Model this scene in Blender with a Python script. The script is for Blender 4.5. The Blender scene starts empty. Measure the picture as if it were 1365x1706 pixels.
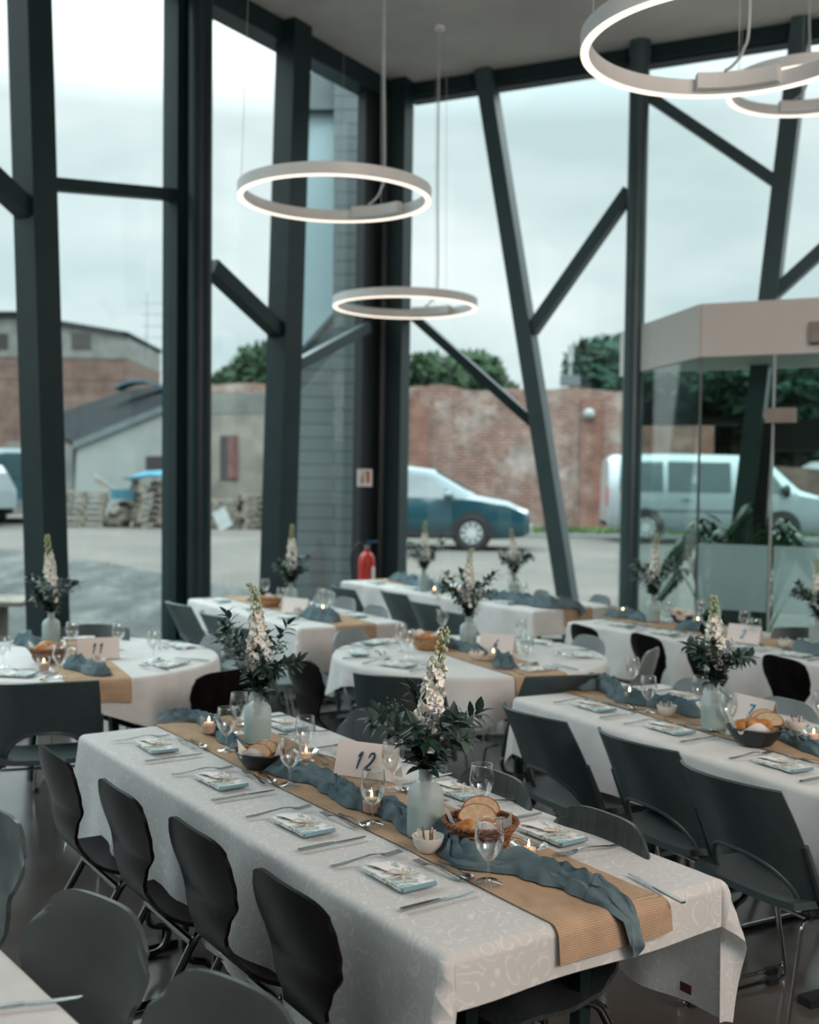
import bpy, math, random
from math import sin, cos, pi, radians, sqrt, atan2, hypot
from mathutils import Vector, Matrix, noise as mnoise

sc = bpy.context.scene
COL = sc.collection
rnd = random.Random(7)

# ------------------------------------------------------------------ camera
FPX, PITCH, ROLL, CAMH = 1880.0, .027, .0155, 1.68
_R0 = Vector((1, 0, 0)); _U0 = Vector((0, sin(PITCH), cos(PITCH))); FWD = Vector((0, cos(PITCH), -sin(PITCH)))
RGT = _R0 * cos(ROLL) + _U0 * sin(ROLL); UPV = _U0 * cos(ROLL) - _R0 * sin(ROLL)
cd = bpy.data.cameras.new('camera'); cam = bpy.data.objects.new('camera', cd); COL.objects.link(cam)
cam.matrix_world = Matrix(((RGT.x, UPV.x, -FWD.x, 0), (RGT.y, UPV.y, -FWD.y, 0), (RGT.z, UPV.z, -FWD.z, CAMH), (0, 0, 0, 1)))
cd.sensor_fit = 'HORIZONTAL'; cd.sensor_width = 24; cd.lens = FPX / 1365 * 24
cd.clip_start = .05; cd.clip_end = 300
cd.dof.use_dof = True; cd.dof.focus_distance = 2.95; cd.dof.aperture_fstop = 2.2
sc.camera = cam

# ------------------------------------------------------------------ view, world
sc.view_settings.view_transform = 'Standard'; sc.view_settings.look = 'None'
sc.view_settings.exposure = 0.15; sc.view_settings.gamma = 1.0
try: sc.view_settings.use_curve_mapping = False
except Exception: pass
try: sc.display_settings.display_device = 'sRGB'
except Exception: pass
W = bpy.data.worlds.new('overcast_sky'); sc.world = W; W.use_nodes = True
SKY_LOW, SKY_HIGH = .84, 7.2
def build_world():
    nt = W.node_tree; N = nt.nodes; L = nt.links; N.clear()
    out = N.new('ShaderNodeOutputWorld'); bg = N.new('ShaderNodeBackground'); L.new(bg.outputs[0], out.inputs[0])
    tc = N.new('ShaderNodeTexCoord'); sep = N.new('ShaderNodeSeparateXYZ'); L.new(tc.outputs['Generated'], sep.inputs[0])
    mp = N.new('ShaderNodeMapping'); mp.inputs['Scale'].default_value = (1, 1, 2.6); L.new(tc.outputs['Generated'], mp.inputs[0])
    nz = N.new('ShaderNodeTexNoise'); nz.inputs['Scale'].default_value = 3.1; nz.inputs['Detail'].default_value = 5; nz.inputs['Roughness'].default_value = .5
    L.new(mp.outputs[0], nz.inputs['Vector'])
    cr = N.new('ShaderNodeValToRGB'); L.new(nz.outputs['Fac'], cr.inputs[0])
    cr.color_ramp.elements[0].position = .36; cr.color_ramp.elements[0].color = (.72, .87, .895, 1)
    cr.color_ramp.elements[1].position = .66; cr.color_ramp.elements[1].color = (1.11, 1.17, 1.185, 1)
    el = N.new('ShaderNodeMapRange'); el.inputs[1].default_value = .30; el.inputs[2].default_value = .85
    el.inputs[3].default_value = SKY_LOW; el.inputs[4].default_value = SKY_HIGH; L.new(sep.outputs['Z'], el.inputs[0])
    # the cloud cover is thinner and brighter towards the left of the view
    lf = N.new('ShaderNodeMapRange'); lf.inputs[1].default_value = -.6; lf.inputs[2].default_value = .3
    lf.inputs[3].default_value = 1.07; lf.inputs[4].default_value = 1.0; L.new(sep.outputs['X'], lf.inputs[0])
    m2 = N.new('ShaderNodeMath'); m2.operation = 'MULTIPLY'; L.new(el.outputs[0], m2.inputs[0]); L.new(lf.outputs[0], m2.inputs[1])
    L.new(cr.outputs[0], bg.inputs[0]); L.new(m2.outputs[0], bg.inputs[1])
build_world()

def area_light(name, loc, target, size, power, color, sy=None):
    l = bpy.data.lights.new(name, 'AREA'); l.energy = power; l.color = color; l.size = size
    if sy: l.shape = 'RECTANGLE'; l.size_y = sy
    o = bpy.data.objects.new(name, l); COL.objects.link(o); o.location = loc
    o.rotation_euler = (Vector(target) - Vector(loc)).to_track_quat('-Z', 'Y').to_euler()
    return o
area_light('warm_ceiling_lamp', (4.6, -1.2, 4.6), (1.2, 3.2, .5), 2.2, 105, (1, .66, .42))
area_light('ceiling_fill', (2.8, -.6, 3.3), (1.0, 7.5, 5.78), 1.6, 130, (1, .95, .91))  # added unseen fill that brightens the ceiling, not a fitting of the hall
area_light('soft_fill', (1.6, -2.2, 5.3), (.2, 5.0, .6), 4.0, 105, (.93, .97, 1.0))  # added unseen cool fill that lifts the tables

# ------------------------------------------------------------------ pixel helpers (points on real planes)
CAMP = Vector((0, 0, CAMH))
def ray(x, y): return FWD + RGT * ((x - 682.5) / FPX) - UPV * ((y - 853) / FPX)
def atz(x, y, z=.75):
    d = ray(x, y); return CAMP + d * ((z - CAMH) / d.z)
def aty(x, y, Y):
    d = ray(x, y); return CAMP + d * (Y / d.y)
def atpl(x, y, p0, n):
    d = ray(x, y); return CAMP + d * ((Vector(p0) - CAMP).dot(n) / d.dot(n))

# ------------------------------------------------------------------ materials
def srgb(r, g, b):
    f = lambda c: (c / 255 / 12.92) if c <= 10 else ((c / 255 + .055) / 1.055) ** 2.4
    return (f(r), f(g), f(b), 1)
class NT:
    def __init__(s, name):
        s.m = bpy.data.materials.new(name); s.m.use_nodes = True; s.t = s.m.node_tree; s.t.nodes.clear()
        s.out = s.n('ShaderNodeOutputMaterial')
    def n(s, typ, **kw):
        q = s.t.nodes.new(typ)
        for k, v in kw.items():
            if k.startswith('i_'): q.inputs[k[2:].replace('_', ' ')].default_value = v
            else: setattr(q, k, v)
        return q
    def l(s, a, b): s.t.links.new(a, b)
    def bsdf(s, col=None, rough=.5, metal=0, spec=.5, **kw):
        b = s.n('ShaderNodeBsdfPrincipled')
        if col: b.inputs['Base Color'].default_value = col
        b.inputs['Roughness'].default_value = rough; b.inputs['Metallic'].default_value = metal
        b.inputs['Specular IOR Level'].default_value = spec
        for k, v in kw.items(): b.inputs[k.replace('_', ' ')].default_value = v
        s.l(b.outputs[0], s.out.inputs[0]); return b
    def coord(s, kind='Object', scale=(1, 1, 1)):
        c = s.n('ShaderNodeTexCoord'); m = s.n('ShaderNodeMapping'); m.inputs['Scale'].default_value = scale
        s.l(c.outputs[kind], m.inputs[0]); return m.outputs[0]
    def noise(s, vec, scale=5, detail=4, rough=.55):
        q = s.n('ShaderNodeTexNoise'); q.inputs['Scale'].default_value = scale; q.inputs['Detail'].default_value = detail
        q.inputs['Roughness'].default_value = rough
        if vec: s.l(vec, q.inputs['Vector'])
        return q.outputs['Fac']
    def ramp(s, fac, stops):
        q = s.n('ShaderNodeValToRGB'); e = q.color_ramp.elements
        while len(e) < len(stops): e.new(.5)
        for k, (p, c) in enumerate(stops): e[k].position = p; e[k].color = c
        s.l(fac, q.inputs[0]); return q.outputs[0]
    def mix(s, fac, a, b, mode='MIX'):
        q = s.n('ShaderNodeMix'); q.data_type = 'RGBA'; q.blend_type = mode
        if hasattr(fac, 'links') or hasattr(fac, 'is_linked'): s.l(fac, q.inputs[0])
        else: q.inputs[0].default_value = fac
        for v, i in ((a, 6), (b, 7)):
            if isinstance(v, (tuple, list)): q.inputs[i].default_value = v
            else: s.l(v, q.inputs[i])
        return q.outputs[2]
    def math(s, op, a, b=None):
        q = s.n('ShaderNodeMath'); q.operation = op
        for v, i in ((a, 0), (b, 1)):
            if v is None: continue
            if isinstance(v, (int, float)): q.inputs[i].default_value = v
            else: s.l(v, q.inputs[i])
        return q.outputs[0]
    def bump(s, b, h, strength=.3, dist=.01):
        q = s.n('ShaderNodeBump'); q.inputs['Strength'].default_value = strength; q.inputs['Distance'].default_value = dist
        s.l(h, q.inputs['Height']); s.l(q.outputs[0], b.inputs['Normal'])

def plain(name, col, rough=.5, metal=0, var=.12, scale=6, spec=.5, **kw):
    t = NT(name); b = t.bsdf(col, rough, metal, spec, **kw)
    n = t.noise(t.coord(), scale, 4)
    d = tuple(max(0, c * (1 - var)) for c in col[:3]) + (1,); u = tuple(min(1, c * (1 + var)) for c in col[:3]) + (1,)
    t.l(t.ramp(n, [(.3, d), (.7, u)]), b.inputs['Base Color']); return t.m
def thin_glass(name, tint=(1, 1, 1, 1), ior=1.45, rough=.01, gl=1.0, pw=5):
    t = NT(name); tr = t.n('ShaderNodeBsdfTransparent'); tr.inputs[0].default_value = tint
    g = t.n('ShaderNodeBsdfGlossy'); g.inputs['Roughness'].default_value = rough; g.inputs[0].default_value = (gl, gl, gl, 1)
    # Schlick reflectance from the viewing angle, the same for both faces of the thin sheet
    ge = t.n('ShaderNodeNewGeometry'); dt = t.n('ShaderNodeVectorMath', operation='DOT_PRODUCT'); t.l(ge.outputs['Incoming'], dt.inputs[0]); t.l(ge.outputs['Normal'], dt.inputs[1])
    f0 = ((ior - 1) / (ior + 1)) ** 2; p5 = t.math('POWER', t.math('SUBTRACT', 1.0, t.math('ABSOLUTE', dt.outputs['Value'])), pw)
    fr = t.math('ADD', t.math('MULTIPLY', p5, 1 - f0), f0)
    mx = t.n('ShaderNodeMixShader'); t.l(fr, mx.inputs[0]); t.l(tr.outputs[0], mx.inputs[1]); t.l(g.outputs[0], mx.inputs[2])
    t.l(mx.outputs[0], t.out.inputs[0]); return t.m
def emit(name, col, st):
    t = NT(name); e = t.n('ShaderNodeEmission'); e.inputs[0].default_value = col; e.inputs[1].default_value = st
    t.l(e.outputs[0], t.out.inputs[0]); return t.m

def sheer(t, b, f=.22):
    # woven cloth lets part of the light through
    d = t.n('ShaderNodeBsdfTranslucent'); d.inputs[0].default_value = (.78, .79, .78, 1); mx = t.n('ShaderNodeMixShader'); mx.inputs[0].default_value = f
    t.l(b.outputs[0], mx.inputs[1]); t.l(d.outputs[0], mx.inputs[2]); t.l(mx.outputs[0], t.out.inputs[0])
M = {}
def build_mats():
    M['steel'] = plain('black_painted_steel', (.010, .023, .026, 1), .42, 0, .15, 3, .28)
    M['steel_grey'] = plain('grey_painted_steel', (.040, .070, .076, 1), .38, 0, .12, 3, .5)
    M['pane'] = thin_glass('window_glass', (.93, .965, .96, 1), 1.36, .004, .9)
    M['lobby_glass'] = thin_glass('lobby_glass', (.82, .90, .88, 1), 1.42, .004, 1)
    M['glass'] = thin_glass('drinking_glass', (.955, .965, .965, 1), 1.8, .02, 1, 2.6)
    M['white_plaster'] = plain('white_plaster', srgb(186, 180, 174), .8, 0, .04, 3)
    # ceiling: fine-grained acoustic plaster
    t = NT('ceiling_plaster'); b = t.bsdf((.3, .3, .3, 1), .9)
    v = t.coord(); n = t.noise(v, 1.3, 5); t.l(t.ramp(n, [(.3, srgb(176, 170, 166)), (.7, srgb(200, 194, 189))]), b.inputs['Base Color'])
    t.bump(b, t.noise(v, 90, 2), .25, .004); M['ceiling'] = t.m
    # polished concrete floor
    t = NT('polished_concrete'); b = t.bsdf((.05, .05, .05, 1), .2, 0, .75)
    v = t.coord(); n = t.noise(v, 1.1, 7, .6); t.l(t.ramp(n, [(.3, (.060, .052, .048, 1)), (.55, (.092, .080, .074, 1)), (.75, (.13, .108, .094, 1))]), b.inputs['Base Color'])
    t.l(t.ramp(t.noise(v, 2.3, 5), [(.3, (.10, .10, .10, 1)), (.7, (.22, .22, .22, 1))]), b.inputs['Roughness']); M['floor'] = t.m
    # damask tablecloth: swirling vine jacquard, lighter threads on a slightly darker ground (uv in metres)
    t = NT('damask_cloth'); b = t.bsdf((.7, .7, .7, 1), .75, 0, .25)
    uv = t.coord('UV'); w = t.n('ShaderNodeTexNoise'); w.inputs['Scale'].default_value = 9; w.inputs['Detail'].default_value = 1.5; t.l(uv, w.inputs['Vector'])
    wm = t.n('ShaderNodeVectorMath', operation='MULTIPLY_ADD'); wm.inputs[1].default_value = (.075, .075, 0); t.l(w.outputs['Color'], wm.inputs[0]); t.l(uv, wm.inputs[2])
    vo = t.n('ShaderNodeTexVoronoi'); vo.inputs['Scale'].default_value = 19; vo.inputs['Randomness'].default_value = .8; t.l(wm.outputs[0], vo.inputs['Vector'])
    sn = t.math('ABSOLUTE', t.math('SINE', t.math('MULTIPLY', vo.outputs['Distance'], 12)))
    line = t.ramp(sn, [(.16, (1, 1, 1, 1)), (.42, (0, 0, 0, 1))])
    gate = t.ramp(t.noise(uv, 30, 1), [(.40, (0, 0, 0, 1)), (.52, (1, 1, 1, 1))])
    pat = t.mix(1.0, line, gate, 'MULTIPLY')
    t.l(t.mix(pat, srgb(221, 222, 221), srgb(243, 243, 242)), b.inputs['Base Color'])
    t.l(t.ramp(pat, [(0, (.62, .62, .62, 1)), (1, (.85, .85, .85, 1))]), b.inputs['Roughness'])
    t.bump(b, t.noise(t.coord('UV', (1, 1, 1)), 420, 2), .15, .001); sheer(t, b); M['damask'] = t.m
    t = NT('linen_cloth'); b = t.bsdf((.75, .75, .75, 1), .8, 0, .2); uv = t.coord('UV')
    t.l(t.ramp(t.noise(uv, 7, 4), [(.3, srgb(226, 226, 224)), (.7, srgb(242, 242, 241))]), b.inputs['Base Color'])
    t.bump(b, t.noise(t.coord('UV', (300, 300, 1)), 1, 2), .15, .001); sheer(t, b); M['linen'] = t.m
    # burlap runner
    t = NT('burlap_weave'); b = t.bsdf((.4, .28, .16, 1), .9, 0, .1); uv = t.coord('UV')
    wv = t.n('ShaderNodeTexWave'); wv.inputs['Scale'].default_value = 62; wv.inputs['Distortion'].default_value = 1.2; wv.inputs['Detail'].default_value = 1; t.l(uv, wv.inputs['Vector'])
    wv2 = t.n('ShaderNodeTexWave', bands_direction='Y'); wv2.inputs['Scale'].default_value = 62; wv2.inputs['Distortion'].default_value = 1.2; t.l(uv, wv2.inputs['Vector'])
    hh = t.math('MULTIPLY', wv.outputs['Fac'], wv2.outputs['Fac'])
    c1 = t.ramp(hh, [(0, srgb(160, 134, 110)), (.6, srgb(218, 192, 166))]); c2 = t.ramp(t.noise(uv, 14, 4), [(.3, (.82, .8, .78, 1)), (.7, (1.08, 1.05, 1.02, 1))])
    t.l(t.mix(1.0, c1, c2, 'MULTIPLY'), b.inputs['Base Color']); t.bump(b, hh, .5, .002); M['burlap'] = t.m
    # blue gauze
    t = NT('blue_gauze'); b = t.bsdf((.1, .18, .22, 1), .9, 0, .1); v = t.coord()
    t.l(t.ramp(t.noise(v, 9, 4), [(.3, srgb(78, 96, 104)), (.7, srgb(110, 129, 136))]), b.inputs['Base Color'])
    t.bump(b, t.noise(v, 380, 2), .3, .001); M['gauze'] = t.m
    # plywood chair, near-black walnut stain
    t = NT('black_walnut_ply'); b = t.bsdf((.01, .01, .01, 1), .30, 0, .055); v = t.coord('Object', (11, 11, 1.6))
    n = t.noise(v, 2.5, 8, .65); t.l(t.ramp(n, [(.42, (.0045, .004, .0045, 1)), (.62, (.009, .007, .006, 1)), (.78, (.04, .021, .011, 1))]), b.inputs['Base Color']); M['ply_black'] = t.m
    t = NT('grey_stained_ply'); b = t.bsdf((.05, .06, .06, 1), .33, 0, .5); v = t.coord('Object', (34, 34, 2.2))
    n = t.noise(v, 2, 7, .65); t.l(t.ramp(n, [(.35, (.018, .024, .026, 1)), (.7, (.050, .062, .064, 1))]), b.inputs['Base Color']); M['ply_grey'] = t.m
    M['shell_lit'] = plain('lit_grey_lacquer', (.19, .22, .225, 1), .32, 0, .12, 9, .5)  # grey chair lacquer with the window light put into its colour
    M['shell_shaded'] = plain('shaded_grey_lacquer', (.060, .076, .079, 1), .26, 0, .10, 9, .6)  # same grey lacquer, shade of the lower left put into its colour
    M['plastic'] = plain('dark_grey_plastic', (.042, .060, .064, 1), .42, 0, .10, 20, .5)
    M['plastic_lit'] = plain('lit_grey_plastic', (.090, .128, .133, 1), .4, 0, .10, 20, .5)  # same chair plastic, window light painted in as a paler tone
    M['chrome'] = plain('chrome_rod', (.42, .43, .43, 1), .16, 1, .05, 4)
    M['dark_tube'] = plain('dark_chrome_tube', (.12, .12, .125, 1), .2, 1, .1, 4)
    M['black_rubber'] = plain('black_rubber', (.012, .012, .013, 1), .6)
    M['cutlery'] = plain('brushed_steel', (.40, .40, .39, 1), .22, 1, .08, 60)
    # floral napkin
    t = NT('floral_napkin'); b = t.bsdf((.8, .8, .8, 1), .85, 0, .2); v = t.coord()
    n1 = t.ramp(t.noise(v, 34, 3), [(.47, srgb(230, 232, 230)), (.54, srgb(206, 214, 214)), (.60, srgb(140, 170, 176)), (.68, srgb(216, 224, 222))])
    n2 = t.ramp(t.noise(v, 58, 2), [(.56, (0, 0, 0, 1)), (.62, (1, 1, 1, 1))])
    t.l(t.mix(n2, n1, srgb(168, 176, 166)), b.inputs['Base Color']); M['napkin'] = t.m
    M['napkin_blue'] = plain('teal_napkin_border', srgb(118, 152, 164), .85, 0, .12, 60)
    M['twine'] = plain('jute_twine', srgb(204, 198, 184), .9, 0, .2, 200)
    M['paper'] = plain('white_paper', srgb(232, 230, 227), .8, 0, .02, 6)
    M['card'] = plain('cream_card', srgb(224, 215, 211), .8, 0, .02, 6)
    M['ink'] = plain('teal_ink', srgb(20, 66, 92), .6, 0, .2, 50)
    M['ink2'] = plain('pale_teal_ink', srgb(42, 124, 158), .6, 0, .2, 50)
    # frosted vase
    t = NT('frosted_glass'); b = t.bsdf(srgb(226, 234, 236), .45, 0, .5, Transmission_Weight=.55, IOR=1.15)
    tr = t.n('ShaderNodeBsdfTransparent'); tr.inputs[0].default_value = (.86, .94, .93, 1); mx = t.n('ShaderNodeMixShader'); mx.inputs[0].default_value = .36
    t.l(b.outputs[0], mx.inputs[1]); t.l(tr.outputs[0], mx.inputs[2]); t.l(mx.outputs[0], t.out.inputs[0]); M['frost'] = t.m
    M['vase_water'] = plain('cloudy_water', srgb(136, 164, 158), .35, 0, .15, 18)
    M['leaf'] = plain('dark_green_leaf', (.018, .045, .032, 1), .35, 0, .45, 30, .5)
    M['leaf2'] = plain('grey_green_leaf', (.055, .095, .075, 1), .45, 0, .35, 30, .5)
    M['stem'] = plain('green_stem', (.06, .10, .05, 1), .5, 0, .2, 30)
    M['petal'] = plain('cream_petal', srgb(240, 238, 232), .7, 0, .05, 60, Subsurface_Weight=.0)
    M['bud'] = plain('pale_green_bud', srgb(172, 178, 138), .6, 0, .15, 60)
    M['thistle'] = plain('lilac_grey_flower', srgb(140, 140, 156), .8, 0, .25, 120)
    M['wicker'] = plain('brown_wicker', (.20, .075, .028, 1), .5, 0, .4, 70)
    M['wicker_tan'] = plain('tan_wicker', (.42, .22, .095, 1), .55, 0, .3, 60)
    M['enamel'] = plain('black_woven_plastic', (.012, .018, .022, 1), .4, 0, .2, 40)
    t = NT('bread_crust'); b = t.bsdf((.4, .2, .08, 1), .7, 0, .25); v = t.coord()
    t.l(t.ramp(t.noise(v, 28, 6), [(.3, srgb(150, 92, 48)), (.55, srgb(196, 142, 88)), (.75, srgb(224, 186, 136))]), b.inputs['Base Color']); t.bump(b, t.noise(v, 120, 3), .4, .003); M['bread'] = t.m
    M['crumb'] = plain('bread_crumb', srgb(186, 162, 134), .9, 0, .15, 90)
    M['crust'] = plain('dark_crust', srgb(140, 84, 44), .8, 0, .25, 60)
    M['ceramic'] = plain('off_white_ceramic', srgb(214, 210, 202), .3, 0, .03, 20)
    M['sachet'] = plain('sugar_paper', srgb(214, 210, 208), .6, 0, .2, 80)
    M['sachet2'] = plain('brown_sugar_paper', srgb(128, 96, 78), .6, 0, .2, 80)
    M['wax'] = plain('candle_wax', srgb(206, 186, 166), .5, 0, .04, 20)
    M['wax_tan'] = plain('tan_candle_wax', srgb(178, 150, 132), .5, 0, .06, 40)
    M['flame'] = emit('candle_flame', (1, .62, .28, 1), 14)
    M['led'] = emit('led_diffuser', (1, .87, .72, 1), 1.5)
    M['ring_body'] = plain('lamp_ring_aluminium', srgb(222, 223, 222), .45, 0, .03, 8)
    M['cable'] = plain('pale_cable', srgb(176, 182, 182), .5)
    M['wire'] = plain('steel_wire', (.35, .38, .38, 1), .4, .6)
    M['red'] = plain('red_enamel', (.42, .022, .016, 1), .3, 0, .1, 10)
    M['sign_red'] = plain('sign_red', srgb(176, 34, 38), .5)
    M['sign_white'] = plain('sign_white', srgb(222, 216, 212), .5, 0, .02)
    M['blue_knob'] = plain('blue_plastic', (.01, .06, .14, 1), .4)
    M['fascia'] = plain('beige_fascia', srgb(212, 206, 201), .6, 0, .03, 2)
    M['beige_box'] = plain('beige_housing', srgb(150, 140, 130), .5)
    # striped frosted film
    t = NT('striped_frost_film'); v = t.coord('UV'); wv = t.n('ShaderNodeTexWave', bands_direction='Y'); wv.inputs['Scale'].default_value = 13; t.l(v, wv.inputs['Vector'])
    d = t.n('ShaderNodeBsdfTranslucent'); d.inputs[0].default_value = srgb(190, 208, 208); tr = t.n('ShaderNodeBsdfTransparent'); df = t.n('ShaderNodeBsdfDiffuse'); df.inputs[0].default_value = srgb(170, 190, 192)
    m1 = t.n('ShaderNodeMixShader'); m1.inputs[0].default_value = .45; t.l(d.outputs[0], m1.inputs[1]); t.l(df.outputs[0], m1.inputs[2])
    m2 = t.n('ShaderNodeMixShader'); t.l(t.ramp(wv.outputs['Fac'], [(.25, (.62, .62, .62, 1)), (.6, (.9, .9, .9, 1))]), m2.inputs[0]); t.l(tr.outputs[0], m2.inputs[1]); t.l(m1.outputs[0], m2.inputs[2])
    t.l(m2.outputs[0], t.out.inputs[0]); M['film'] = t.m
    # outside
    t = NT('pale_gravel'); b = t.bsdf((.2, .2, .2, 1), .95); v = t.coord(); n = t.noise(v, .35, 8, .62); g = t.noise(v, 30, 3)
    c = t.ramp(n, [(.36, (.036, .035, .032, 1)), (.5, (.060, .054, .047, 1)), (.64, (.096, .083, .068, 1))]); t.l(t.mix(.35, c, t.ramp(g, [(.3, (.03, .03, .03, 1)), (.7, (.145, .133, .118, 1))])), b.inputs['Base Color']); t.bump(b, g, .6, .03); M['gravel'] = t.m
    t = NT('dark_chippings'); b = t.bsdf((.1, .1, .1, 1), .9); v = t.coord('Object', (1, .45, 1)); g = t.noise(v, 1.6, 9, .75)
    t.l(t.ramp(g, [(.38, (.008, .012, .013, 1)), (.5, (.020, .026, .026, 1)), (.64, (.072, .076, .068, 1))]), b.inputs['Base Color']); t.bump(b, g, .8, .05); M['dark_gravel'] = t.m
    M['tarmac'] = plain('tarmac', (.06, .066, .07, 1), .9, 0, .2, 3)
    def brick(name, a, bcol, mort, patch, amt, sc_=(1, 1, 1)):
        t = NT(name); b = t.bsdf((.3, .2, .2, 1), .9, 0, .2); v = t.coord('UV')
        br = t.n('ShaderNodeTexBrick'); br.inputs['Color1'].default_value = a; br.inputs['Color2'].default_value = bcol; br.inputs['Mortar'].default_value = mort
        br.inputs['Scale'].default_value = 1; br.inputs['Brick Width'].default_value = .26; br.inputs['Row Height'].default_value = .085; br.inputs['Mortar Size'].default_value = .012
        t.l(v, br.inputs['Vector']); n = t.ramp(t.noise(v, .75, 9, .72), [(.5 - amt, (0, 0, 0, 1)), (.62 - amt, (1, 1, 1, 1))])
        c = t.mix(n, br.outputs['Color'], patch); st = t.ramp(t.noise(v, 2.2, 6), [(.3, (.62, .62, .62, 1)), (.7, (1.15, 1.12, 1.1, 1))])
        t.l(t.mix(1.0, c, st, 'MULTIPLY'), b.inputs['Base Color']); M[name] = t.m
    brick('old_brick', (.165, .068, .050, 1), (.225, .125, .098, 1), (.26, .225, .20, 1), (.33, .285, .26, 1), .01)
    brick('red_brick', (.19, .065, .043, 1), (.22, .095, .068, 1), (.20, .17, .15, 1), (.26, .20, .175, 1), -.03)
    brick('house_brick', (.135, .072, .058, 1), (.155, .092, .076, 1), (.15, .13, .115, 1), (.16, .115, .098, 1), 0)
    M['wall_plaster'] = plain('stained_plaster', (.175, .160, .138, 1), .9, 0, .3, 1.5)
    M['grey_render'] = plain('grey_render', (.14, .145, .135, 1), .9, 0, .25, 2)
    M['white_wall'] = plain('whitewashed_wall', (.215, .235, .228, 1), .9, 0, .10, 1)
    M['roof_dark'] = plain('dark_roof_felt', (.016, .018, .020, 1), .95, 0, .2, 2, .02)
    M['roof_grey'] = plain('grey_roof', (.10, .125, .13, 1), .8, 0, .2, 2)
    M['door_red'] = plain('old_red_door', (.11, .042, .038, 1), .8, 0, .3, 4)
    M['dark_hole'] = plain('dark_opening', (.03, .026, .024, 1), .9)
    M['tarp'] = plain('blue_tarpaulin', (.06, .155, .21, 1), .9, 0, .2, 3, .05)
    M['timber'] = plain('weathered_timber', (.17, .15, .125, 1), .9, 0, .4, 6)
    M['white_sack'] = plain('white_sack', (.24, .26, .26, 1), .8)
    M['foliage'] = plain('tree_leaves', (.035, .062, .034, 1), .9, 0, .5, 3, .1)
    M['foliage_dark'] = plain('dark_tree_leaves', (.016, .042, .028, 1), .9, 0, .6, 1, .1)
    M['trunk'] = plain('tree_bark', (.05, .04, .032, 1), .9)
    M['grass'] = plain('grass_blades', (.085, .135, .045, 1), .8, 0, .3, 4)
    M['car_blue'] = plain('blue_car_paint', (.008, .046, .062, 1), .2, 0, .05, 1, .6, Coat_Weight=.6)
    M['car_silver'] = plain('silver_van_paint', (.27, .31, .325, 1), .28, .25, .03, 1, .6, Coat_Weight=.4)
    M['car_teal'] = plain('teal_van_paint', (.014, .050, .060, 1), .35, 0, .05, 1, .5, Coat_Weight=.4)
    M['car_glass'] = plain('tinted_car_glass', (.03, .055, .062, 1), .08, 0, .1, 2, .8)
    M['alloy'] = plain('alloy_rim', (.5, .52, .53, 1), .35, .3, .05)
    M['lamp_clear'] = plain('headlamp_lens', (.42, .47, .48, 1), .15)
    M['lamp_red'] = plain('tail_lamp', (.40, .03, .025, 1), .25)
    # slate-grey clad planks
    t = NT('clad_plank'); b = t.bsdf((.1, .13, .13, 1), .6); v = t.coord('UV')
    br = t.n('ShaderNodeTexBrick'); br.inputs['Color1'].default_value = (.085, .112, .116, 1); br.inputs['Color2'].default_value = (.100, .126, .130, 1); br.inputs['Mortar'].default_value = (.035, .05, .055, 1)
    br.inputs['Scale'].default_value = 1; br.inputs['Brick Width'].default_value = 1.7; br.inputs['Row Height'].default_value = .155; br.inputs['Mortar Size'].default_value = .009
    t.l(v, br.inputs['Vector']); t.l(br.outputs['Color'], b.inputs['Base Color']); M['clad'] = t.m
    M['sky_panel'] = plain('sky_reflection_blue', (.26, .37, .40, 1), .3, 0, .04, 1)  # flat pale blue stands in for sky reflected in glass
    M['dark_panel'] = plain('dark_door_panel', (.010, .013, .016, 1), .45)
    M['pot'] = plain('black_pot', (.012, .013, .014, 1), .5)
    M['soil'] = plain('potting_soil', (.02, .015, .011, 1), 1)
    M['monstera'] = plain('monstera_leaf', (.03, .085, .04, 1), .35, 0, .3, 12)
build_mats()

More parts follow.
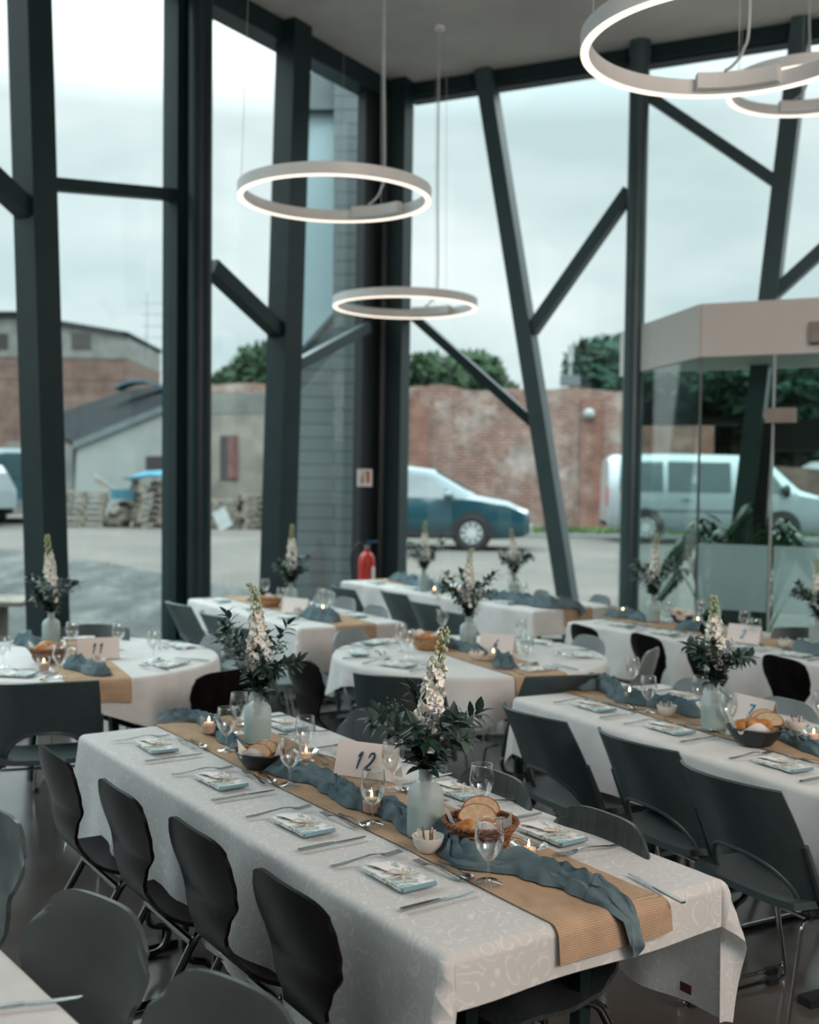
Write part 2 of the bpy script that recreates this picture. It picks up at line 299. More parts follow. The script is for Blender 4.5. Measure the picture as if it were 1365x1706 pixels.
# ------------------------------------------------------------------ mesh builder
class MB:
    def __init__(s): s.v = []; s.f = []; s.uv = {}
    def add(s, vs, fs, uvs=None):
        k = len(s.v); s.v += [tuple(p) for p in vs]
        for i, f in enumerate(fs):
            if uvs: s.uv[len(s.f)] = [uvs[j] for j in f]
            s.f.append(tuple(j + k for j in f))
        return s
    def box(s, c, size, rz=0, R=None):
        hx, hy, hz = [q / 2 for q in size]; R = R or Matrix.Rotation(rz, 3, 'Z'); c = Vector(c)
        vs = [c + R @ Vector((x * hx, y * hy, z * hz)) for z in (-1, 1) for y in (-1, 1) for x in (-1, 1)]
        return s.add(vs, [(0, 2, 3, 1), (4, 5, 7, 6), (0, 1, 5, 4), (2, 6, 7, 3), (0, 4, 6, 2), (1, 3, 7, 5)])
    def bar(s, a, b, w, h, up=(0, 0, 1)):
        a, b = Vector(a), Vector(b); d = (b - a); L = d.length; d.normalize(); u = Vector(up)
        x = d.cross(u)
        if x.length < 1e-4: x = d.cross(Vector((0, 1, 0)))
        x.normalize(); z = x.cross(d); R = Matrix((x, d, z)).transposed()
        return s.box((a + b) / 2, (w, L, h), R=R)
    def tube(s, path, r, n=8, closed=False, cap=True):
        P = [Vector(p) for p in path]; m = len(P); rs = r if isinstance(r, (list, tuple)) else [r] * m
        T = []
        for i in range(m):
            a = P[i - 1] if (i > 0 or closed) else P[i]; b = P[(i + 1) % m] if (i < m - 1 or closed) else P[i]
            T.append((b - a).normalized())
        ref = Vector((0, 0, 1)) if abs(T[0].z) < .9 else Vector((1, 0, 0)); x = T[0].cross(ref).normalized(); vs = []
        for i in range(m):
            x = (x - T[i] * x.dot(T[i])); x = x.normalized() if x.length > 1e-6 else T[i].orthogonal().normalized(); y = T[i].cross(x)
            for k in range(n):
                a = 2 * pi * k / n; vs.append(P[i] + (x * cos(a) + y * sin(a)) * rs[i])
        fs = []
        for i in range(m if closed else m - 1):
            j = (i + 1) % m
            for k in range(n): fs.append((i * n + k, i * n + (k + 1) % n, j * n + (k + 1) % n, j * n + k))
        if cap and not closed: fs += [tuple(range(n - 1, -1, -1)), tuple((m - 1) * n + k for k in range(n))]
        return s.add(vs, fs)
    def lathe(s, prof, n=24, c=(0, 0, 0), wob=None, sx=1, sy=1):
        vs = []; cx, cy, cz = c
        for i, (r, z) in enumerate(prof):
            for k in range(n):
                a = 2 * pi * k / n; q = r * (1 + (wob(a, i) if wob else 0)); vs.append((cx + q * cos(a) * sx, cy + q * sin(a) * sy, cz + z))
        fs = [(i * n + k, i * n + (k + 1) % n, (i + 1) * n + (k + 1) % n, (i + 1) * n + k) for i in range(len(prof) - 1) for k in range(n)]
        s.add(vs, fs); k0 = len(s.v) - len(vs)
        if prof[0][0] > 1e-5: s.f.append(tuple(k0 + k for k in range(n - 1, -1, -1))) if prof[0][0] < .5 and False else None
        return s
    def disc(s, c, r, n=24, up=True, sx=1, sy=1):
        vs = [(c[0] + r * cos(2 * pi * k / n) * sx, c[1] + r * sin(2 * pi * k / n) * sy, c[2]) for k in range(n)]
        return s.add(vs, [tuple(range(n)) if up else tuple(range(n - 1, -1, -1))])
    def grid(s, fn, us, vs_, uvf=None):
        nu, nv = len(us), len(vs_); P = [fn(u, v) for u in us for v in vs_]
        U = [uvf(u, v) for u in us for v in vs_] if uvf else None
        return s.add(P, [(i * nv + j, (i + 1) * nv + j, (i + 1) * nv + j + 1, i * nv + j + 1) for i in range(nu - 1) for j in range(nv - 1)], U)
    def shell(s, P, th):
        """P[i][j] points, thickened along the normals: a closed solid sheet"""
        nu, nv = len(P), len(P[0]); P = [[Vector(p) for p in r] for r in P]; Nn = []
        for i in range(nu):
            for j in range(nv):
                a = P[min(i + 1, nu - 1)][j] - P[max(i - 1, 0)][j]; b = P[i][min(j + 1, nv - 1)] - P[i][max(j - 1, 0)]
                q = a.cross(b); Nn.append(q.normalized() if q.length > 1e-9 else Vector((0, 0, 1)))
        F = [p for r in P for p in r]; vs = [p + n * th / 2 for p, n in zip(F, Nn)] + [p - n * th / 2 for p, n in zip(F, Nn)]; o = nu * nv; fs = []
        for i in range(nu - 1):
            for j in range(nv - 1):
                a, b, c, d = i * nv + j, (i + 1) * nv + j, (i + 1) * nv + j + 1, i * nv + j + 1; fs += [(a, b, c, d), (o + d, o + c, o + b, o + a)]
        for i in range(nu - 1):
            for j in (0, nv - 1):
                a, b = i * nv + j, (i + 1) * nv + j; fs.append((a, o + a, o + b, b) if j == 0 else (b, o + b, o + a, a))
        for j in range(nv - 1):
            for i in (0, nu - 1):
                a, b = i * nv + j, i * nv + j + 1; fs.append((b, o + b, o + a, a) if i == 0 else (a, o + a, o + b, b))
        return s.add(vs, fs)
    def prism(s, poly, z0, z1):
        n = len(poly); vs = [(x, y, z0) for x, y in poly] + [(x, y, z1) for x, y in poly]
        return s.add(vs, [tuple(range(n - 1, -1, -1)), tuple(range(n, 2 * n))] + [(i, (i + 1) % n, n + (i + 1) % n, n + i) for i in range(n)])
    def slab(s, pts, d):
        """polygon of 3D points extruded by vector d, uv in metres along the face"""
        n = len(pts); P = [Vector(p) for p in pts]; d = Vector(d); x = (P[1] - P[0]).normalized(); nn = d.normalized(); y = nn.cross(x)
        if y.z < 0: y = -y
        vs = P + [p + d for p in P]; uv = [((p).dot(x), p.z if abs(nn.z) < .7 else p.dot(y)) for p in vs]
        return s.add(vs, [tuple(range(n)), tuple(range(2 * n - 1, n - 1, -1))] + [(i, n + i, n + (i + 1) % n, (i + 1) % n) for i in range(n)], uv)
    def leaf(s, p, d, up, L, w, bend=.25, fold=.15):
        p, d, up = Vector(p), Vector(d).normalized(), Vector(up); x = d.cross(up)
        x = x.normalized() if x.length > 1e-5 else d.orthogonal().normalized(); n = x.cross(d)
        st = [(0, .08), (.22, .78), (.5, 1), (.78, .62), (1, .04)]; vs = []
        for t, q in st:
            c = p + d * (L * t) - n * (bend * L * t * t)
            vs += [c - x * (w / 2 * q) + n * (fold * w * q), c, c + x * (w / 2 * q) + n * (fold * w * q)]
        return s.add(vs, [(3 * i + j, 3 * i + 3 + j, 3 * i + 4 + j, 3 * i + 1 + j) for i in range(4) for j in range(2)])
    def ball(s, c, r, n=8, m=6, sq=(1, 1, 1), nz=0, seed=0):
        vs = []; c = Vector(c)
        for i in range(m + 1):
            ph = pi * i / m
            for k in range(n):
                a = 2 * pi * k / n; q = Vector((sin(ph) * cos(a), sin(ph) * sin(a), cos(ph)))
                rr = r * (1 + (nz * mnoise.noise(q * 2.2 + Vector((seed, 0, 0))) if nz else 0)); vs.append(c + Vector((q.x * sq[0], q.y * sq[1], q.z * sq[2])) * rr)
        return s.add(vs, [(i * n + k, (i + 1) * n + k, (i + 1) * n + (k + 1) % n, i * n + (k + 1) % n) for i in range(m) for k in range(n)])
    def xf(s, Mx):
        s.v = [tuple(Mx @ Vector(p)) for p in s.v]; return s
    def mesh(s, name, mat, smooth=True):
        me = bpy.data.meshes.new(name); me.from_pydata(s.v, [], s.f)
        if s.uv:
            ul = me.uv_layers.new(name='UVMap')
            for i, p in enumerate(me.polygons):
                if i in s.uv:
                    for li, u in zip(p.loop_indices, s.uv[i]): ul.data[li].uv = u
        for m in (mat if isinstance(mat, (list, tuple)) else [mat]): me.materials.append(m)
        if smooth:
            me.polygons.foreach_set('use_smooth', [True] * len(me.polygons))
            try: me.set_sharp_from_angle(angle=radians(38))
            except Exception: pass
        me.update(); return me
    def obj(s, name, mat, parent=None, smooth=True, loc=None, rz=0):
        o = bpy.data.objects.new(name, s.mesh(name, mat, smooth)); COL.objects.link(o)
        if parent is not None: o.parent = parent
        if loc is not None: o.location = loc
        if rz: o.rotation_euler = (0, 0, rz)
        return o
def tag(o, label=None, cat=None, group=None, kind=None):
    if label: o['label'] = label
    if cat: o['category'] = cat
    if group: o['group'] = group
    if kind: o['kind'] = kind
    return o
def empty(name, loc=(0, 0, 0), rz=0):
    o = bpy.data.objects.new(name, None); COL.objects.link(o); o.location = loc; o.rotation_euler = (0, 0, rz); o.empty_display_size = .1; return o
def dup(o, parent=None):
    c = o.copy(); COL.objects.link(c)
    if parent is not None: c.parent = parent
    for ch in list(o.children): dup(ch, c)
    return c
PROTO = {}
def place(key, builder, loc, rz, label, cat, group=None, sc_=None):
    if key not in PROTO: o = PROTO[key] = builder()
    else: o = dup(PROTO[key])
    o.location = loc; o.rotation_euler = (0, 0, rz)
    if sc_: o.scale = (sc_, sc_, sc_)
    for k in ('group', 'label'):
        if k in o: del o[k]
    return tag(o, label, cat, group)
def fillet(pts, r, n=5):
    P = [Vector(p) for p in pts]; out = [P[0]]
    for i in range(1, len(P) - 1):
        a, b, c = P[i - 1], P[i], P[i + 1]; d1, d2 = (a - b), (c - b); q = min(r, d1.length * .48, d2.length * .48); s0 = b + d1.normalized() * q; s1 = b + d2.normalized() * q
        for k in range(n + 1):
            t = k / n; out.append(s0 * (1 - t) ** 2 + b * 2 * t * (1 - t) + s1 * t * t)
    out.append(P[-1]); return out
def smooth_path(pts, n=6):
    P = [Vector(p) for p in pts]; out = []
    for i in range(len(P) - 1):
        p0 = P[max(i - 1, 0)]; p1 = P[i]; p2 = P[i + 1]; p3 = P[min(i + 2, len(P) - 1)]
        for k in range(n):
            t = k / n; out.append(.5 * ((2 * p1) + (p2 - p0) * t + (2 * p0 - 5 * p1 + 4 * p2 - p3) * t * t + (3 * p1 - p0 - 3 * p2 + p3) * t ** 3))
    out.append(P[-1]); return out
def lerp_tab(tab, x):
    if x <= tab[0][0]: return tab[0][1]
    for (a, p), (b, q) in zip(tab, tab[1:]):
        if x <= b:
            t = (x - a) / (b - a); t = t * t * (3 - 2 * t); return p + (q - p) * t
    return tab[-1][1]
def frange(a, b, n): return [a + (b - a) * i / n for i in range(n + 1)]
def V2(a): return Vector((cos(a), sin(a), 0))

# ================================================================== the room
HC = 5.78
C0 = Vector((-.25, 11.98, 0)); DL = Vector((-.5295, -.8483, 0)); DR = Vector((.894, -.448, 0))
NLw = Vector((.8483, -.5295, 0)); NRw = Vector((-.448, -.894, 0))          # inward normals
LEND = C0 + DL * 21; REND = C0 + DR * 13.5
BK = [Vector((LEND.x, LEND.y, 0)), Vector((9.5, -6.5, 0)), REND]
room = [C0, LEND, BK[1], REND]
def struct(o, label=None): return tag(o, label, None, None, 'structure')
struct(MB().prism([(p.x, p.y) for p in room], -.2, 0).obj('floor', M['floor'], smooth=False), 'polished dark concrete floor of the hall')
out_room = [C0 + Vector((0, .5, 0)), LEND + Vector((-.6, 0, 0)), BK[1] + Vector((.4, -.4, 0)), REND + Vector((.5, .2, 0))]
struct(MB().prism([(p.x, p.y) for p in out_room], HC, HC + .35).obj('ceiling', M['ceiling'], smooth=False), 'pale grey plaster ceiling')
def wall_seg(name, a, b, h, th, mat):
    return struct(MB().bar(Vector((a.x, a.y, h / 2)), Vector((b.x, b.y, h / 2)), th, h).obj(name, mat, smooth=False))
wall_seg('wall_back', BK[0], BK[1], HC, .2, M['white_plaster'])
wall_seg('wall_side', BK[1], REND, HC, .2, M['white_plaster'])
# glazing: one pane per bay, each with its own head and sill bars
def window(name, a, b, n, label, zt=HC - .16, zb=.10, mat='pane'):
    a, b = Vector(a), Vector(b); d = (b - a).normalized()
    w = struct(MB().bar(a + Vector((0, 0, (zt + zb) / 2)), b + Vector((0, 0, (zt + zb) / 2)), .012, zt - zb).obj(name, M[mat], smooth=False), label)
    MB().bar(a + Vector((0, 0, zt + .08)), b + Vector((0, 0, zt + .08)), .16, .16).obj('window_head', M['steel'], w, False)
    MB().bar(a + Vector((0, 0, zb / 2)), b + Vector((0, 0, zb / 2)), .12, zb).obj('window_sill', M['steel'], w, False)
    return w
# points on the two glass walls (inner plane)
def onL(px, py, off=0): return atpl(px, py, C0 + NLw * off, NLw)
def onR(px, py, off=0): return atpl(px, py, C0 + NRw * off, NRw)
def steel(name, p, q, w, h, nrm, label, mat='steel', z0=0, z1=HC, extend=True):
    d = (q - p)
    if extend: a = p + d * ((z0 - p.z) / d.z); b = p + d * ((z1 - p.z) / d.z)
    else: a, b = p, q
    return struct(MB().bar(a, b, w, h, up=nrm).obj(name, M[mat], smooth=False), label)
def steel_tube(name, p, q, r, label, mat='steel', z0=0, z1=HC, extend=True):
    d = (q - p)
    if extend: a = p + d * ((z0 - p.z) / d.z); b = p + d * ((z1 - p.z) / d.z)
    else: a, b = p, q
    return struct(MB().tube([a, b], r, 20).obj(name, M[mat]), label)
sL = [0, C0 + DL * 1.05, C0 + DL * 3.2, C0 + DL * 6.3, C0 + DL * 10.5, C0 + DL * 15.5, LEND]
def flat(p): return Vector((p.x, p.y, 0))
mul = flat(onL(296, 700)); col3 = flat(onL(462, 950)); cnr = flat(onL(586, 800))
window('window_1', cnr, col3, 0, 'narrow tall pane in front of the grey clad wall')
window('window_2', col3, mul + (col3 - mul).normalized() * .22, 0, 'tall pane with a view of the walled-up doorway')
window('window_3', mul, mul + DL * 4.6, 0, 'tall pane with a crossbar, view of the white low house')
window('window_4', mul + DL * 4.6, mul + DL * 9.6, 0, 'tall glass left of the view')
wall_seg('wall_left', mul + DL * 9.6, LEND, HC, .2, M['white_plaster'])
colR = flat(onR(1046, 950)); cnr2 = flat(onR(678, 800))
window('window_5', cnr2, colR, 0, 'large pane with a view of the brick wall and blue car')
window('window_6', colR, colR + DR * 3.4, 0, 'large pane behind the glass lobby')
window('window_7', colR + DR * 3.4, REND, 0, 'tall pane right of the lobby')
# left wall members
steel('steel_column', onL(49, 0, .18), onL(79, 1000, .18), .21, .21, NLw, 'leaning black steel column at the far left window', 'steel')
steel('steel_column', onL(489, 100, .18), onL(462, 985, .18), .25, .21, NLw, 'leaning black steel column left of the clad wall view', 'steel')
steel_tube('steel_column', onL(334, 10, .2), onL(331, 1000, .2), .10, 'round black steel post beside the window frame', 'steel')
steel('window_mullion', onL(297, 0), onL(293, 1000), .17, .16, NLw, 'black upright window frame left of the round post')
steel('window_transom', onL(85, 307, .02), onL(300, 326, .02), .09, .10, NLw, 'thin black crossbar between leaning column and round post', extend=False)
steel('steel_brace', onL(46, 352, .18), onL(-190, 130, .18), .13, .13, NLw, 'short diagonal brace at the left photo edge', extend=False)
steel('steel_brace', onL(350, 444, .18), onL(468, 556, .18), .13, .13, NLw, 'black diagonal brace falling from the round post to the leaning column', extend=False)
steel('steel_brace', onL(492, 610, .12), onL(612, 545, .12), .10, .09, NLw, 'pale edged diagonal brace in front of the clad wall', 'steel_grey', extend=False)
for k in range(3): steel('steel_column', C0 + DL * (9.5 + 3.6 * k) + NLw * .18 + Vector((0, 0, 0)), C0 + DL * (9.8 + 3.6 * k) + NLw * .18 + Vector((0, 0, 3)), .21, .21, NLw, 'black steel column outside the view on the left')
# corner
a, b = cnr + NLw * .06, C0 + NLw * .06
struct(MB().bar(a + Vector((0, 0, HC / 2)), b + Vector((0, 0, HC / 2)), .10, HC).obj('corner_panel', M['dark_panel'], smooth=False), 'black panel in the room corner')
for px, w, m in ((633, .09, 'steel'), (645, .05, 'steel_grey')):
    p = aty(px, 800, 11.72); struct(MB().box((p.x, p.y, HC / 2), (w, .12, HC), rz=.2).obj('corner_post', M[m], smooth=False), 'slim black post in the room corner')
p = aty(661, 800, 11.66); struct(MB().box((p.x, p.y, HC / 2), (.165, .2, HC), rz=-.46).obj('corner_column', M['steel'], smooth=False), 'black square column right of the fire extinguisher')
# right wall members
steel('steel_column', onR(815, 160, .15), onR(944, 985, .15), .16, .19, NRw, 'leaning grey steel column in front of the brick wall', 'steel_grey')
steel('steel_brace', onR(886, 552, .15), onR(1050, 318, .15), .12, .12, NRw, 'diagonal brace rising to the round column', 'steel_grey', extend=False)
steel('steel_brace', onR(682, 520, .15), onR(890, 706, .15), .09, .09, NRw, 'thin diagonal brace falling from the corner column', 'steel', extend=False)
pc = aty(1067, 80, 10.55); 
struct(MB().tube([Vector((pc.x, pc.y, 0)), Vector((pc.x, pc.y, HC))], .092, 28).obj('round_column', M['steel_grey']), 'round grey steel column left of the glass lobby')
struct(MB().lathe([(0, 0), (.10, 0), (.10, .12), (0, .12)], 24, (pc.x, pc.y, HC - .12)).obj('column_cap', M['steel_grey']), 'cap of the round column')
p = flat(onR(1052, 800)); struct(MB().box((p.x, p.y, HC / 2), (.09, .14, HC), rz=-.46).obj('window_mullion', M['steel'], smooth=False), 'black upright window frame behind the round column')
steel('steel_brace', onR(1084, 162, .15), onR(1300, 308, .15), .10, .10, NRw, 'diagonal brace falling right from the round column', 'steel_grey', extend=False)
steel('steel_column', onR(1333, 70, .15), onR(1283, 490, .15), .16, .19, NRw, 'leaning steel column behind the lobby fascia', 'steel_grey')
steel('steel_brace', onR(1288, 492, .15), onR(1420, 372, .15), .11, .11, NRw, 'short diagonal brace rising right behind the lobby', 'steel_grey', extend=False)
# ceiling edge beams
struct(MB().bar(C0 + NLw * .05 + Vector((0, 0, HC - .10)), LEND + NLw * .05 + Vector((0, 0, HC - .10)), .22, .20).obj('trim_1', M['steel'], smooth=False), 'black beam where the left glazing meets the ceiling')
struct(MB().bar(C0 + NRw * .05 + Vector((0, 0, HC - .07)), REND + NRw * .05 + Vector((0, 0, HC - .07)), .16, .14).obj('trim_2', M['steel'], smooth=False), 'black beam where the right glazing meets the ceiling')

# ------------------------------------------------------------------ glass lobby
FZ0, FZ1 = 2.73, 3.16
LA = flat(atz(1054, 548, FZ1)); LB = flat(atz(1171, 507, FZ1)); LC = LB + DR * 4.2
Z = lambda p, z: Vector((p.x, p.y, z))
lobby = empty('glass_lobby', LB); struct(lobby, 'glass entrance lobby with a beige band around its top'); lobby['kind'] = 'structure'
def sub(mb, name, mat, smooth=False):
    o = mb.obj(name, mat, None, smooth); o.parent = lobby; o.matrix_parent_inverse = Matrix.Translation(-Vector(lobby.location)); return o
lw = LA + (LA - LB).normalized() * .25
back = colR + DR * 4.7
m = MB().prism([(q.x, q.y) for q in (lw, LB, LC, back)], FZ0 + .03, FZ1 - .02); sub(m, 'lobby_roof', M['fascia'])
m = MB(); m.bar(Z(lw, (FZ0 + FZ1) / 2), Z(LB, (FZ0 + FZ1) / 2), .05, FZ1 - FZ0); sub(m, 'fascia', M['fascia'])
m = MB(); m.bar(Z(LB, (FZ0 + FZ1) / 2), Z(LC, (FZ0 + FZ1) / 2), .05, FZ1 - FZ0); sub(m, 'fascia', M['fascia'])
nB = Vector((DR.y, -DR.x, 0))
dA = (LB - lw).normalized()
m = MB(); m.bar(Z(lw, FZ0 / 2), Z(LB, FZ0 / 2), .012, FZ0); sub(m, 'glass_panel', M['lobby_glass'])
dx = (atpl(1286, 800, LB, NRw) - LB).dot(DR)
m = MB(); m.bar(Z(LB, FZ0 / 2), Z(LB + DR * dx, FZ0 / 2), .012, FZ0); sub(m, 'glass_panel', M['lobby_glass'])
m = MB(); m.bar(Z(LB + DR * (dx + .012), FZ0 / 2), Z(LC, FZ0 / 2), .012, FZ0); sub(m, 'glass_door', M['lobby_glass'])
m = MB(); m.bar(Z(LB, 0), Z(LB, FZ0), .018, .018); sub(m, 'glass_joint', M['steel_grey'])
m = MB(); m.bar(Z(LB + DR * dx, .05), Z(LB + DR * dx, FZ0), .016, .02); sub(m, 'door_edge', M['cable'])
pA = flat(atpl(1056, 800, LB, Vector((dA.y, -dA.x, 0)))); m = MB(); m.bar(Z(pA, 0), Z(pA, FZ0), .03, .03); sub(m, 'glass_joint', M['cable'])
# frosted film on the front glass
z0, z1 = .68, 1.215; q = LB - DR * 0 + NRw * .012
for a0, a1 in ((.01, dx - .01), (dx + .03, 4.1)):
    A = q + DR * a0; Bq = q + DR * a1
    m = MB().add([Z(A, z0), Z(Bq, z0), Z(Bq, z1), Z(A, z1)], [(0, 1, 2, 3)], [(0, 0), (a1 - a0, 0), (a1 - a0, z1 - z0), (0, z1 - z0)]); sub(m, 'frosted_film', M['film'])
pb = atpl(1301, 692, LB + NRw * .05, NRw); m = MB(); m.bar(pb - DR * .115, pb + DR * .115, .08, .115); sub(m, 'door_closer', M['beige_box'])
pb = atpl(1372, 553, LB + NRw * .05, NRw); m = MB(); m.bar(pb - DR * .10, pb + DR * .16, .06, .16); ex = m.obj('exit_light_box', M['beige_box'], smooth=False); tag(ex, 'small beige box on the lobby band at the right photo edge', 'sign')
m = MB(); m.bar(pb - DR * .095 - Vector((0, 0, .086)), pb + DR * .155 - Vector((0, 0, .086)), .055, .012); m.obj('diffuser', M['dark_panel'], ex, False)
# outer door frame of the lobby, in the right glass wall
zd = 2.27
def rpt(px, z, off=0):
    p = onR(px, 800, off); return Vector((p.x, p.y, z))
m = MB(); m.bar(rpt(1060, zd, .02), rpt(1290, zd, .02), .08, .055); struct(m.obj('door_header', M['dark_panel'], smooth=False), 'thin black rail behind the lobby glass')
m = MB(); m.bar(rpt(1286, zd - .12, .02), rpt(1460, zd - .12, .02), .10, .28); struct(m.obj('door_header', M['dark_panel'], smooth=False), 'thick black door head behind the lobby glass')
p0, p1 = onR(1268, 620, .05), onR(1250, 905, .05); dd = p1 - p0
a = p0 + dd * ((2.3 - p0.z) / dd.z); b = p0 + dd * ((0 - p0.z) / dd.z)
struct(MB().bar(a, b, .27, .10, up=NRw).obj('door_frame', M['dark_panel'], smooth=False), 'wide black slanted frame behind the lobby glass')

# ------------------------------------------------------------------ ring lamps
def ring_lamp(px, py, W_px, D, label, drv=250, wires=True, cable_to=None):
    d = D * FPX / W_px; c = aty(px, py, d); R = D / 2
    t = empty('pendant_ring_lamp', c); tag(t, label, 'pendant lamp', 'ring lamps hanging over the tables')
    hh, ww = .070, .040; n = 96
    m = MB(); m.lathe([(R - ww, -.002), (R - ww, hh), (R, hh), (R, -.002), (R - ww, -.002)], n); m.obj('ring', M['ring_body'], t)
    m = MB(); m.lathe([(R - ww + .004, 0), (R - ww + .005, -.010), (R - ww / 2, -.014), (R - .003, -.010), (R - .002, 0)], n); m.obj('diffuser', M['led'], t)
    a0 = radians(drv); m = MB()
    for k in range(18):
        pass
    P = [[Vector(((R - ww - .05 * s) * cos(a0 + a), (R - ww - .05 * s) * sin(a0 + a), z)) for s, z in ((0, .012), (1, .012), (1, .085), (0, .085), (0, .012))] for a in frange(-.34, .34, 12)]
    m.grid(lambda u, v: P[u][v], range(13), range(5)); m.add([p for p in P[0][:4]] + [p for p in P[-1][:4]], [(0, 1, 2, 3), (7, 6, 5, 4)]); m.obj('driver_box', M['ring_body'], t, False)
    top = HC - c.z
    for k in range(3):
        a = a0 + 2 * pi * k / 3; q = Vector(((R - .02) * cos(a), (R - .02) * sin(a), hh))
        MB().tube([q, Vector((q.x * .9, q.y * .9, top))], .0016, 5).obj('suspension_wire', M['wire'], t)
    q = Vector(((R - .08) * cos(a0), (R - .08) * sin(a0), .085)); h = Vector((q.x + .03, q.y, top))
    path = smooth_path([q + Vector((-.06, 0, 0)), q + Vector((-.02, 0, .03)), q + Vector((.025, 0, .10)), Vector((h.x + .02, h.y, .35)), Vector((h.x + .005, h.y, top * .5)), Vector((h.x, h.y, top))], 8)
    MB().tube(path, .0075, 8).obj('power_cable', M['cable'], t)
    MB().lathe([(0, -.03), (.05, -.03), (.05, 0)], 20, (h.x, h.y, top)).obj('ceiling_rose', M['ring_body'], t)
    return t
ring_lamp(558, 332, 320, 1.25, 'lit ring lamp before the left windows', 62, cable_to=Vector((.325, .0, HC - 3.5)))
ring_lamp(675, 512, 240, 1.25, 'smaller looking lit ring lamp lowest in front of the corner column', 64, cable_to=Vector((.28, 0, HC - 3.1)))
ring_lamp(1214, 78, 484, 1.25, 'largest looking ring lamp at the top right', 70, cable_to=Vector((.22, .1, HC - 3.5)))
ring_lamp(1345, 152, 258, 1.05, 'ring lamp partly cut off by the right photo edge', 75)

# ------------------------------------------------------------------ fire extinguisher and sign in the corner
def extinguisher():
    p = aty(611, 960, 11.15); t = empty('fire_extinguisher', (p.x, p.y, 0)); t.scale = (1, 1, 1.10); tag(t, 'red fire extinguisher before the black corner panel', 'fire extinguisher')
    m = MB().lathe([(0, .36), (.078, .36), (.082, .38), (.082, .80), (.074, .85), (.045, .885), (.022, .895), (.022, .92)], 24); m.obj('cylinder', M['red'], t)
    MB().lathe([(.0825, .46), (.0832, .46), (.0832, .78)], 24).obj('band', M['red'], t)
    P = [[Vector((.0836 * cos(a), .0836 * sin(a), z)) for z in (.60, .76)] for a in frange(-.9, -.2, 6)]
    MB().grid(lambda u, v: P[u][v], range(7), range(2)).obj('instruction_label', M['sign_white'], t)
    MB().lathe([(0, .915), (.026, .915), (.026, .955), (0, .96)], 16).obj('valve', M['chrome'], t)
    MB().bar((-.005, 0, .975), (.11, 0, .985), .03, .02).obj('handle', M['blue_knob'], t, False)
    MB().tube(smooth_path([(-.02, 0, .95), (-.08, -.01, .96), (-.14, -.02, .90), (-.155, -.02, .80), (-.13, -.02, .62)], 6), .011, 8).obj('hose', M['black_rubber'], t)
    MB().box((0, .06, .34), (.2, .2, .03)).obj('stand_plate', M['black_rubber'], t, False)
    MB().tube([(0, .06, 0), (0, .06, .33)], .02, 10).obj('stand_pole', M['black_rubber'], t)
extinguisher()
p = aty(608, 796, 11.33); t = empty('extinguisher_sign', p, .55); tag(t, 'square red and white fire extinguisher sign on the corner panel', 'sign')
MB().box((0, 0, 0), (.165, .008, .175)).obj('plate', M['sign_white'], t, False)
m = MB(); m.box((.034, -.006, -.008), (.030, .004, .085)); m.box((.030, -.006, .052), (.052, .004, .020)); m.box((.034, -.006, .040), (.012, .004, .018)); m.obj('extinguisher_symbol', M['sign_red'], t, False)
m = MB(); m.add([(-.05, -.006, -.06), (-.012, -.006, -.06), (-.012, -.006, .055), (-.024, -.006, .065), (-.03, -.006, .02), (-.052, -.006, -.01)], [(0, 1, 2, 3, 4, 5)]); m.obj('flame_symbol', M['beige_box'], t, False)

# ================================================================== outside
GZ = .45
def gz(y): return 0 if y < 13.5 else (GZ if y > 20 else GZ * (y - 13.5) / 6.5)
yard = MB()
ys = [-12, 0, 6, 10, 13.5, 15, 17, 20, 26, 34, 50, 110]
yard.grid(lambda x, y: (x, y, gz(y) - .04), [-70, -30, -12, -6, 0, 6, 12, 30, 80], ys); yg = yard.obj('ground_yard', M['gravel'], smooth=False); struct(yg, 'pale gravel yard outside')
def strip(name, pts, z, mat, label):
    return struct(MB().slab([Vector((x, y, gz(y) - .045 + z)) for x, y in pts], (0, 0, -.02)).obj(name, M[mat], smooth=False), label)
a = C0 - NLw * .15
inner = [a + DL * q for q in (.9, 3, 6, 10, 16, 20)]
outer = [atz(px, py, z) for px, py, z in ((462, 992, .1), (330, 972, .15), (180, 948, .2), (20, 925, .3), (-160, 905, .35), (-330, 885, .4))]
m = MB(); m.grid(lambda i, k: (lambda p: (p.x, p.y, gz(p.y) - .012))(inner[i].lerp(outer[i], k / 14)), range(6), range(15)); struct(m.obj('ground_chippings', M['dark_gravel'], smooth=False), 'dark stone chippings along the left glazing')
struct(MB().slab([Vector((x, y, GZ - .012)) for x, y in ((-3, 26.8), (28, 26.8), (28, 28.3), (-3, 28.3))], (0, 0, -.02)).obj('road_tarmac', M['tarmac'], smooth=False), 'dark tarmac strip along the brick wall')
# grass verge
def grass(name, x0, x1, y0, y1, z, n, label, h=.22):
    m = MB()
    for _ in range(n):
        x, y = rnd.uniform(x0, x1), rnd.uniform(y0, y1); a = rnd.uniform(0, 6.28); q = rnd.uniform(.4, 1) * h; dx, dy = cos(a) * .05, sin(a) * .05
        m.add([(x - dx, y - dy, z), (x + dx, y + dy, z), (x + rnd.uniform(-.1, .1), y + rnd.uniform(-.1, .1), z + q)], [(0, 1, 2)])
    return tag(m.obj(name, M['grass'], smooth=False), label, 'grass', None, 'stuff')
grass('grass_verge', 3.0, 16, 28.4, 29.8, GZ - .05, 5000, 'strip of green grass at the foot of the brick wall')
grass('grass_patch', 2.9, 5.6, 10.6, 13.2, -.03, 2600, 'patch of green lawn close outside the lobby', .09)
